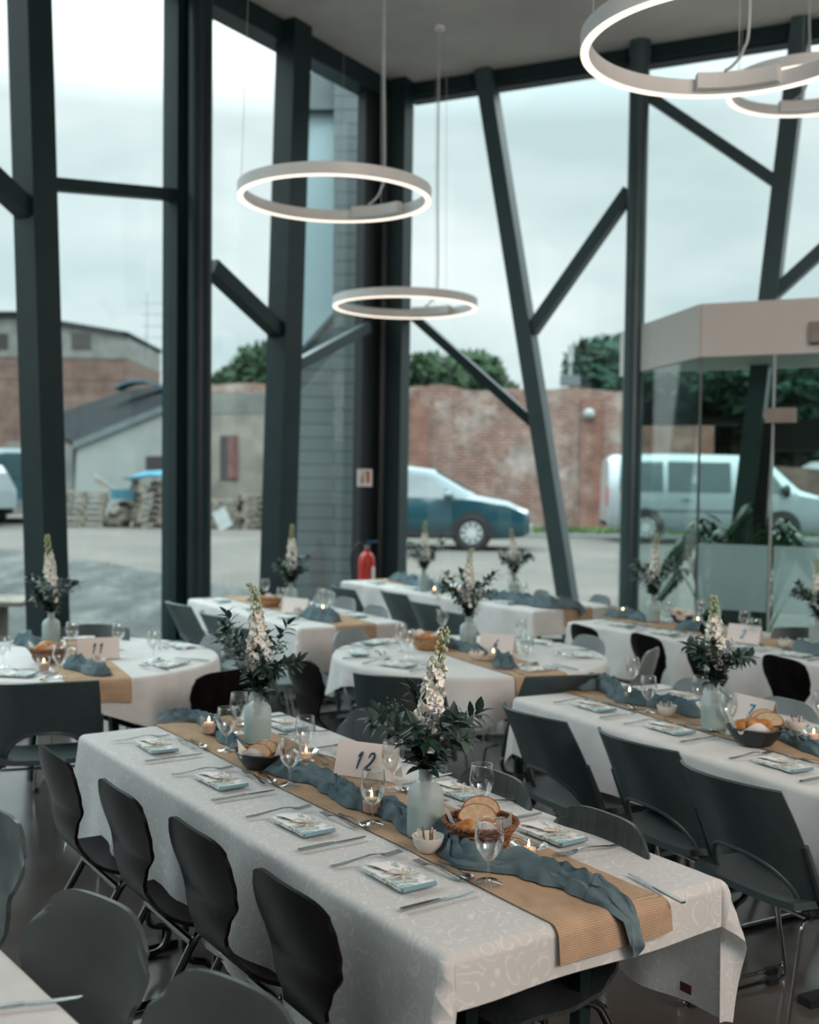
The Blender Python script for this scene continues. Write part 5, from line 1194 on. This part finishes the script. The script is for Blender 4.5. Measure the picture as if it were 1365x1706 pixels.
def scarf(name_, pts, w, h, seed, label, end=None):
    """crumpled gauze laid along points (x, y[, z]); the cloth bunches into ridges"""
    P = [Vector((p[0], p[1], p[2] if len(p) > 2 else ZT)) for p in pts]; P = smooth_path(P, 12); m = MB(); rows = []; s = 0; n = len(P)
    for i, p in enumerate(P):
        if i: s += (p - P[i - 1]).length
        d = (P[min(i + 1, n - 1)] - P[max(i - 1, 0)]); rows_d = rows_d if i else Vector((1, 0, 0)); d2 = Vector((d.x, d.y, 0)); d2 = d2.normalized() if d2.length > .5 * d.length else rows_d
        rows_d = d2; x = Vector((-d2.y, d2.x, 0)); e = min(1, min(i, n - 1 - i) / 7 + .10); steep = min(1, abs(d.z) / (d.length + 1e-6)); row = []
        ww = w * (.75 + .35 * mnoise.noise(Vector((s * 7, seed, 0)))) * (.7 + .3 * e); nz0 = mnoise.noise(Vector((s * 9, seed, 5)))
        for t in frange(-1, 1, 22):
            q = Vector((s * 11, t * 1.5, seed)); rid = abs(mnoise.noise(q)) ; r2 = mnoise.noise(Vector((s * 24, t * 4.2, seed + 9))); r3 = abs(sin(5.5 * t + 9 * s + 3.5 * mnoise.noise(Vector((s * 6, t, seed + 3)))))
            hh = h * (1 - t * t) ** .55 * (.35 + .55 * (1 - rid * 1.8) + .34 * r2 + .62 * r3 * (1 - .4 * abs(t))) * e + .002
            off = x * (t * ww + .012 * r2 + .018 * nz0); up = Vector((0, 0, 1)) * (1 - steep) + d2 * steep
            row.append(p + off * (1 - .25 * steep) + up * max(.0015, hh * (1 - .5 * steep)))
        rows.append(row)
    m.grid(lambda i, j: rows[i][j], range(n), range(23)); o = m.obj(name_, M['gauze']); return tag(o, label, 'gauze runner', 'blue gauze runners')

# ---------------------------------------------------------------- helpers that lay the tables
def put(key, fn, px, py, label, cat, group, rz=0, z=ZT, s=None):
    p = atz(px, py, z); return place(key, fn, (p.x, p.y, z), rz, label, cat, group, s)
GL = 'wine glasses on the tables'; NK = 'folded floral napkins'; KN = 'dinner knives'; FK = 'dinner forks'; DF = 'dessert forks'; DS = 'dessert spoons'
def glass(px, py, label): return put('glass', wine_glass, px, py, label, 'wine glass', GL, rnd.uniform(0, 6))
def candle(px, py, where, dish=False):
    put('dish' if dish else 'votive', dish_votive if dish else votive, px, py, ('glass dish' if dish else 'glass tumbler') + ' around the tealight ' + where, 'candle holder', 'candle glasses')
    put('tea' if dish else 'teabig', tealight(not dish), px, py, 'lit tealight ' + where, 'candle', 'tealights', z=ZT + .0085)
def sugar(px, py, where):
    put('bowl', bowl_, px, py, 'small white bowl of sugar sticks ' + where, 'bowl', 'sugar bowls'); p = atz(px, py, ZT)
    for k in range(7):
        a = k * 2.3; o = place('sach%d' % (k % 2), sachet(['sachet', 'sachet2'][k % 2]), (p.x + .016 * cos(a), p.y + .016 * sin(a), ZT + .034), a, 'paper sugar stick standing in the white bowl ' + where, 'sugar stick', 'sugar sticks in the bowl ' + where)
        o.rotation_euler = (radians(18) * cos(k), radians(24) * sin(k * 2), a)
def vase_at(px, py, where, H, seed, lean, kind='b', rz=0, wid=.13, curl=0, s=None):
    o = put('vase', vase, px, py, 'frosted glass bottle vase ' + where, 'vase', 'bottle vases', rz, s=s); k = s or 1
    p = o.location; place('bq%s' % seed, bouquet(seed, H / k, wid / k, lean / k, curl=curl), (p.x, p.y, ZT + .172 * k), rz, 'white delphinium bouquet in the vase ' + where, 'bouquet', 'delphinium bouquets', s)
def setting(T, u, v, side, who, full=True, flip=False, skip=()):
    """one place: napkin centre at (u, v) of the table; side 0 = the left long edge, 1 = the right"""
    a = T.a; j = lambda q: rnd.uniform(-q, q); sg = 1 if side == 0 else -1; rz0 = a + (R90 if side == 0 else -R90)
    P = lambda du, dv: T.at(u + sg * du, v + sg * dv, ZT)
    place('napF' if full else 'napS', napkin(full), P(0, 0), a + j(.05), 'folded floral napkin ' + who, 'napkin', NK)
    # y axis of cutlery points from the diner towards the middle of the table
    rr = a + (0 if side == 0 else pi)
    place('knife', knife, P(.165, -.005), rr + .05 + j(.06), 'dinner knife beside the napkin ' + who, 'knife', KN)
    place('fork', fork(), P(-.145, .005), rr - .10 + j(.08), 'dinner fork beside the napkin ' + who, 'fork', FK)
    if 'top' not in skip:
        place('dfork', fork(.82, 'dessert_fork'), P(.005, .107), rr + R90 + .05 + j(.12), 'dessert fork above the napkin ' + who, 'fork', DF)
        place('spoon', spoon, P(.030, .138), rr - R90 - .05 + j(.12), 'dessert spoon above the napkin ' + who, 'spoon', DS)
def basket(kind, px, py, where, rolls=(), slices=(), rz=0, liner=True, s=None):
    fn = {'dark': basket_dark, 'brown': basket_wicker('wicker'), 'tan': basket_wicker('wicker_tan')}[kind]
    col = {'dark': 'black', 'brown': 'brown wicker', 'tan': 'tan wicker'}[kind]
    o = put('bask' + kind, fn, px, py, col + ' bread basket ' + where, 'bread basket', 'bread baskets', rz, s=s); p = o.location.copy(); k = s or 1
    if liner: place('liner', basket_liner, (p.x, p.y, ZT), rz + .4, 'white paper lining the bread basket ' + where, 'paper liner', 'basket liners', k)
    for i, (x, y, z) in enumerate(rolls):
        q = Matrix.Rotation(rz, 3, 'Z') @ Vector((x, y, 0)) * k; place('roll%d' % (i % 3), roll(i % 3 * 7 + 1), (p.x + q.x, p.y + q.y, ZT + z * k), rz + i * 1.3, 'crusty bread roll in the bread basket ' + where, 'bread roll', 'bread rolls in the basket ' + where, k)
    for i, (x, y, z, tilt, yaw) in enumerate(slices):
        q = Matrix.Rotation(rz, 3, 'Z') @ Vector((x, y, 0)) * k; o = place('slice', slice_, (p.x + q.x, p.y + q.y, ZT + z * k), 0, 'slice of bread in the bread basket ' + where, 'bread slice', 'bread slices in the basket ' + where, k); o.rotation_euler = (tilt, 0, rz + yaw)
def number(digits, ink, x0, y0, x1, y1, label, lift=0):
    """front foot of the folded card runs from pixel 0 to pixel 1"""
    a, b = atz(x0, y0, ZT), atz(x1, y1, ZT); d = (b - a); ang = atan2(d.y, d.x); c = (a + b) / 2 + V2(ang + R90) * .034
    place('card' + digits + ink, card_(digits, ink), (c.x, c.y, ZT), ang, label, 'table number card', 'table number cards')
ordn = ['far', 'second', 'third', 'nearest']
# ---- table 12
W12 = 'on table 12'
for i, u in enumerate((.345, .868, 1.384, 1.845)): setting(T12, u, .134, 0, 'at the %s left-hand place of table 12' % ordn[i])
for i, (u, v) in enumerate(((.27, .672), (.80, .668), (1.33, .690), (1.79, .655))): setting(T12, u, v, 1, 'at the %s right-hand place of table 12' % ordn[i])
for px, py, lb in ((377, 1251, 'wine glass in front of the left vase of table 12'), (398, 1222, 'wine glass half hidden behind the left vase of table 12'), (483, 1309, 'wine glass in front of the black bread basket of table 12'), (508, 1268, 'wine glass behind the black bread basket of table 12'),
                   (621, 1374, 'wine glass in front of a lit candle on table 12'), (654, 1316, 'wine glass in front of the right half of the 12 card'), (802, 1362, 'wine glass behind the wicker bread basket of table 12'), (814, 1472, 'wine glass nearest the camera, in front of the wicker bread basket')): glass(px, py, lb)
candle(348, 1220, 'at the far end of table 12'); candle(619, 1351, 'before the blue gauze on table 12'); candle(881, 1423, 'right of the wicker basket on table 12', True); candle(510, 1262, 'behind the black basket on table 12', True)
sugar(713, 1419, 'left of the wicker basket on table 12')
vase_at(429, 1237, 'left of the black bread basket on table 12', .385, 11, -.012, rz=.3, wid=.135, curl=.028)
vase_at(708, 1393, 'right of the 12 card on table 12', .372, 23, .040, rz=-.1, wid=.135)
basket('dark', 432, 1279, 'with bread slices on table 12', rolls=[(.03, -.02, .016), (-.02, .025, .014)], slices=[(.010, -.018, .062, 1.15, .25), (.022, .012, .070, 1.0, .35), (.030, .040, .058, 1.2, .2)], rz=A_T + .5, s=.82)
basket('brown', 800, 1412, 'nearest on table 12', rolls=[(-.030, -.025, .030), (.025, -.028, .036), (.0, .03, .02)], slices=[(-.005, .040, .088, 1.15, .25), (-.01, .010, .076, 1.0, .15)], rz=-.2, s=.96)
number('12', 'ink', 554, 1290, 658, 1304, 'white card with the number 12')
Zs = lambda L, z=ZT: [tuple(atz(x, y, z)[:2]) for x, y in L]
scarf('gauze_runner', Zs([(262, 1200), (300, 1198), (345, 1206), (372, 1226), (392, 1248)]), .042, .030, 1.0, 'blue gauze piece at the far end of table 12')
P = Zs([(448, 1284), (480, 1292), (520, 1300), (555, 1315), (585, 1335), (620, 1346), (660, 1362), (700, 1385), (740, 1406), (775, 1436), (830, 1446), (885, 1456), (940, 1472), (985, 1492), (1022, 1512)])
e = T12.at(2.224, .45); e2 = e + T12.u * .03
P = [(x, y, ZT) for x, y in P[:-1]] + [(e.x - T12.u.x * .05, e.y - T12.u.y * .05, ZT + .002), (e2.x, e2.y, ZT - .012), (e2.x + T12.u.x * .012 + .012, e2.y + T12.u.y * .012 + .008, ZT - .05), (e2.x + T12.u.x * .014 + .03, e2.y + T12.u.y * .014 + .02, ZT - .105)]
scarf('gauze_runner', P, .055, .036, 4.0, 'long blue gauze winding along table 12 and over its near end')
p = atz(1092, 1481, ZT); place('knife', knife, (p.x, p.y, ZT), T12.a + R90 - .15, 'knife lying alone near the right near corner of table 12', 'knife', KN)
p = atpl(1143, 1646, T12.at(0, .812), T12.v); o = bpy.data.objects.get('tablecloth'); q = MB().box((0, 0, 0), (.035, .004, .022)).obj('sewn_label', M['door_red'], o, False); q.location = o.matrix_basis.inverted() @ p; tag(q, 'dark red sewn label inside the hem')
# ---- table 7
for i, (px, py) in enumerate(((991, 1180), (1117, 1217), (1305, 1277))): u, v = T7.inv(px, py); setting(T7, u, v, 0, 'at the %s place, near side of table 7' % ('far', 'middle', 'nearest')[i])
for i, (px, py) in enumerate(((1020, 1142), (1140, 1163), (1305, 1207))): u, v = T7.inv(px, py); setting(T7, u, v, 1, 'at the %s place, far side of table 7' % ('far', 'middle', 'nearest')[i])
for px, py, lb in ((1053, 1150, 'wine glass at the far end of table 7, behind its candle'), (1080, 1187, 'wine glass before the blue gauze of table 7, left of the bowl'), (1166, 1186, 'wine glass left of the vase of table 7, behind it'), (1213, 1222, 'wine glass between the vase and bread basket of table 7'), (1368, 1216, 'wine glass on table 7 at the right photo edge')): glass(px, py, lb)
candle(1049, 1167, 'on the blue gauze of table 7'); candle(1356, 1230, 'on table 7 at the right photo edge', True); sugar(1111, 1192, 'left of the vase on table 7'); sugar(1327, 1218, 'behind the bread basket of table 7')
vase_at(1189, 1215, 'beside the 7 card on table 7', .335, 37, .006, rz=1.2, wid=.12)
basket('dark', 1257, 1240, 'in front of the 7 card', rolls=[(-.038, -.005, .040), (.0, -.012, .050), (.034, .0, .046)], slices=[(.030, .028, .088, 1.1, -.3), (.05, .0, .085, .9, -.2)], rz=-.4, s=1.0)
number('7', 'ink2', 1215, 1199, 1278, 1215, 'white card with the number 7 behind a bread basket')
scarf('gauze_runner', Zs([(962, 1150), (990, 1146), (1015, 1152), (1035, 1166), (1062, 1172), (1090, 1176), (1112, 1180), (1138, 1188), (1168, 1196)]), .052, .045, 7.0, 'blue gauze at the far end of table 7')
scarf('gauze_runner', Zs([(1290, 1226), (1320, 1236), (1350, 1250), (1385, 1262)]), .045, .03, 9.0, 'blue gauze right of the bread basket of table 7')
# ---- table 2
for i, (px, py) in enumerate(((1036, 1042), (1108, 1056), (1222, 1078), (1325, 1092))): u, v = T2.inv(px, py); setting(T2, u, v, 0, 'at the %s place, near side of table 2' % ordn[i], False)
for i, u in enumerate((.35, .9, 1.45)): setting(T2, u, .67, 1, 'at the %s place, far side of table 2' % ordn[i], False)
for px, py, lb in ((1168, 1036, 'wine glass left of the bouquet top, on table 2'), (1240, 1056, 'wine glass behind the 2 card'), (1258, 1072, 'wine glass right of the 2 card'), (1112, 1036, 'wine glass right of the vase of table 2')): glass(px, py, lb)
candle(1038, 1026, 'at the far end of table 2'); candle(1163, 1043, 'on the gauze in the middle of table 2'); sugar(1308, 1078, 'right of the 2 card')
vase_at(1088, 1036, 'at the far end of table 2', .42, 41, .025, rz=.4, wid=.17); vase_at(1362, 1076, 'on table 2 at the right photo edge', .33, 37, -.03, rz=2.0, wid=.17)
basket('dark', 1137, 1037, 'beside the vase of table 2', rolls=[(-.03, 0, .03), (.03, 0, .03)], rz=0)
number('2', 'ink2', 1212, 1068, 1262, 1074, 'white card with the number 2')
scarf('gauze_runner', Zs([(1008, 1027), (1030, 1029), (1055, 1031), (1078, 1036)]), .06, .045, 11.0, 'blue gauze at the far end of table 2'); scarf('gauze_runner', Zs([(1130, 1046), (1155, 1050), (1185, 1054)]), .06, .045, 12.0, 'blue gauze in the middle of table 2'); scarf('gauze_runner', Zs([(1318, 1084), (1345, 1088), (1385, 1094)]), .06, .05, 13.0, 'blue gauze on table 2 at the right photo edge')
# ---- round tables: places around the rim
def round_places(c, r, angs, name, skipnap=()):
    class Q: pass
    for i, (a, who) in enumerate(angs):
        q = Q(); q.a = a + R90; d = V2(a); nv = -d
        q.at = lambda u, v, z, c=c, d=d, a=a: Vector((c.x + d.x * (r - .115 - v) + V2(a + R90).x * u, c.y + d.y * (r - .115 - v) + V2(a + R90).y * u, z))
        setting(q, 0, 0, 0, who + ' of ' + name, False)
def angto(c, px, py): p = atz(px, py) - c; return atan2(p.y, p.x)
round_places(R6, .725, [(angto(R6, px, py), w) for px, py, w in ((600, 1090, 'at the left edge'), (625, 1072, 'at the left rear'), (662, 1110, 'at the left front'), (880, 1112, 'at the right front'), (968, 1092, 'at the right edge'), (905, 1068, 'at the right rear'))], 'table 6')
for px, py, lb in ((668, 1084, 'wine glass at the left of table 6, further back'), (680, 1096, 'wine glass at the left of table 6, nearer'), (737, 1058, 'wine glass behind the tan bread basket of table 6'), (878, 1108, 'wine glass in front of the 6 card, to its right'), (868, 1074, 'wine glass behind the right end of the 6 card')): glass(px, py, lb)
vase_at(780, 1080, 'left of the 6 card', .40, 11, -.02, rz=2.2, wid=.15); basket('tan', 712, 1080, 'on the left half of table 6', rolls=[(-.03, -.01, .03), (.03, 0, .03), (0, .03, .03)], rz=.3, s=1.05)
candle(822, 1099, 'left of the blue gauze on table 6'); sugar(794, 1099, 'in front of the vase of table 6'); number('6', 'ink', 793, 1086, 857, 1093, 'white card with the number 6')
scarf('gauze_runner', Zs([(738, 1070), (760, 1080), (785, 1086), (812, 1090)]), .045, .035, 15.0, 'blue gauze in front of the vase of table 6'); scarf('gauze_runner', Zs([(822, 1112), (838, 1112), (855, 1114)]), .065, .060, 16.0, 'bunched blue gauze in front of the 6 card')
round_places(R11, .725, [(angto(R11, px, py), w) for px, py, w in ((285, 1108, 'at the right edge'), (272, 1080, 'at the right rear'), (38, 1122, 'at the left front'), (130, 1066, 'at the rear'))], 'table 11')
for px, py, lb in ((100, 1128, 'wine glass in front of the bread basket of table 11'), (120, 1082, 'wine glass left of the 11 card, further back'), (197, 1084, 'wine glass behind the right end of the 11 card'), (256, 1100, 'wine glass alone at the right of table 11'), (6, 1112, 'wine glass on table 11 at the left photo edge')): glass(px, py, lb)
vase_at(85, 1074, 'of table 11', .43, 53, -.02, rz=.8, wid=.11); basket('brown', 80, 1102, 'on table 11', rolls=[(-.03, -.01, .04), (.03, 0, .04), (0, .03, .05)], rz=.3); candle(73, 1117, 'in front of the bread basket of table 11'); sugar(162, 1112, 'in front of the 11 card')
number('11', 'ink', 141, 1099, 188, 1097, 'white card with the number 11')
scarf('gauze_runner', Zs([(25, 1072), (45, 1074), (66, 1078)]), .06, .05, 17.0, 'blue gauze left of the vase of table 11'); scarf('gauze_runner', Zs([(110, 1108), (132, 1116), (155, 1122), (182, 1126)]), .05, .05, 18.0, 'blue gauze in front of the 11 card')
# ---- rear tables
for i, u in enumerate((.30, .85, 1.45)): setting(T10, u, .13, 0, 'at the %s place, near side of the rear left table' % ('far', 'middle', 'nearest')[i], False, skip=('top',))
for i, u in enumerate((.35, .95, 1.55)): setting(T10, u, .60, 1, 'at the %s place, far side of the rear left table' % ('far', 'middle', 'nearest')[i], False, skip=('top',))
for px, py, lb in ((442, 996, 'wine glass behind the tan basket of the rear left table'), (469, 1013, 'wine glass right of the tan basket of the rear left table'), (536, 1014, 'wine glass right of the blank card, further back'), (546, 1019, 'wine glass right of the blank card, nearer')): glass(px, py, lb)
vase_at(484, 1012, 'on the rear left table', .36, 53, -.02, rz=2.4, wid=.13); basket('tan', 450, 1010, 'on the rear left table', rolls=[(-.03, 0, .03), (.03, 0, .03)], s=.95)
number('', 'ink', 478, 1021, 500, 1023, 'blank white card leaning before the rear left vase'); sugar(497, 1026, 'in front of the blank card'); candle(538, 1022, 'on the gauze of the rear left table')
scarf('gauze_runner', Zs([(505, 1026), (525, 1030), (545, 1034), (562, 1037)]), .07, .06, 19.0, 'blue gauze at the near end of the rear left table'); scarf('gauze_runner', Zs([(415, 1000), (432, 1002)]), .06, .04, 20.0, 'blue gauze at the far end of the rear left table')
for i, u in enumerate((.35, .95, 1.55, 2.2)): setting(T9, u, .13, 0, 'at the %s place, near side of the window table' % ordn[i], False, skip=('top',))
for i, u in enumerate((.6, 1.5, 2.2)): setting(T9, u, .68, 1, 'at the %s place, far side of the window table' % ('far', 'middle', 'nearest')[i], False, skip=('top',))
vase_at(706, 984, 'nearest the corner column on the window table', .40, 41, .01, rz=1.0, wid=.13); vase_at(856, 990, 'nearest the leaning column on the window table', .43, 23, 0, rz=2.0, wid=.16)
for px, py, lb in ((728, 988, 'wine glass beside the corner-side vase on the window table'), (800, 1000, 'wine glass in the middle of the window table'), (872, 1002, 'wine glass right of the second vase on the window table')): glass(px, py, lb)
candle(893, 1006, 'at the near end of the window table'); candle(724, 990, 'in the middle of the window table')
scarf('gauze_runner', Zs([(652, 966), (672, 970), (695, 975), (725, 983), (752, 989)]), .07, .06, 21.0, 'blue gauze at the corner end of the window table')
P = Zs([(810, 995), (835, 1000), (862, 1004), (890, 1008), (915, 1012)]); e = T9.at(2.68, .41) + T9.u * .03
scarf('gauze_runner', [(x, y, ZT) for x, y in P] + [(e.x, e.y, ZT - .01), (e.x + T9.u.x * .01, e.y + T9.u.y * .01, ZT - .07)], .07, .06, 22.0, 'blue gauze hanging over the near end of the window table')
# ---- corner table, lower left
p = atz(36, 1675, ZT); place('knife', knife, (p.x, p.y, ZT), radians(-72), 'knife on the cut-off table in the lower left corner', 'knife', KN)

# ---------------------------------------------------------------- plants in the lobby
def monstera(loc, n, seed, H, label, R=.45):
    r = random.Random(seed); t = empty('potted_monstera', loc); tag(t, label, 'potted plant', 'potted plants in the lobby')
    MB().lathe([(0, 0), (.15, 0), (.20, .36), (.21, .38), (.19, .38), (.18, .34), (0, .34)], 28).obj('pot', M['pot'], t); MB().disc((0, 0, .345), .18).obj('soil', M['soil'], t)
    for k in range(n):
        a = k * 2.4 + r.uniform(-.3, .3); q = r.uniform(.35, 1); e = Vector((cos(a) * R * q, sin(a) * R * q, H * (1.05 - .55 * q * r.uniform(.5, 1)))); m = MB()
        m.tube(smooth_path([(0, 0, .34), e * .5 + Vector((0, 0, .25)), e], 6), .007, 6); d = Vector((cos(a), sin(a), -1.3)).normalized(); x = d.cross(Vector((0, 0, 1))).normalized(); L = r.uniform(.26, .38)
        for s in (-1, 1):
            for j in range(6):
                f_ = j / 6; c = e + d * (L * f_) - d * .05; m.leaf(c, x * s + d * (.25 + .9 * f_), (0, 0, 1), L * (.62 - .38 * f_), L * .17, .25, .05)
        m.leaf(e, d, (0, 0, 1), L, L * .24, .2); m.obj('split_leaf', M['monstera'], t)
    return t
p = LB + DR * .42 - NRw * .75
monstera((p.x, p.y, 0), 17, 3, 1.60, 'potted monstera inside the glass lobby, behind the frosted film', .40)
p = LB + DR * 1.45 - NRw * .55; monstera((p.x, p.y, 0), 14, 8, .85, 'low leafy potted plant inside the lobby under the film', .42)
p = lw.lerp(LB, .42) + DR * .55; monstera((p.x, p.y, 0), 16, 5, 1.50, 'potted plant behind the angled lobby glass', .27)
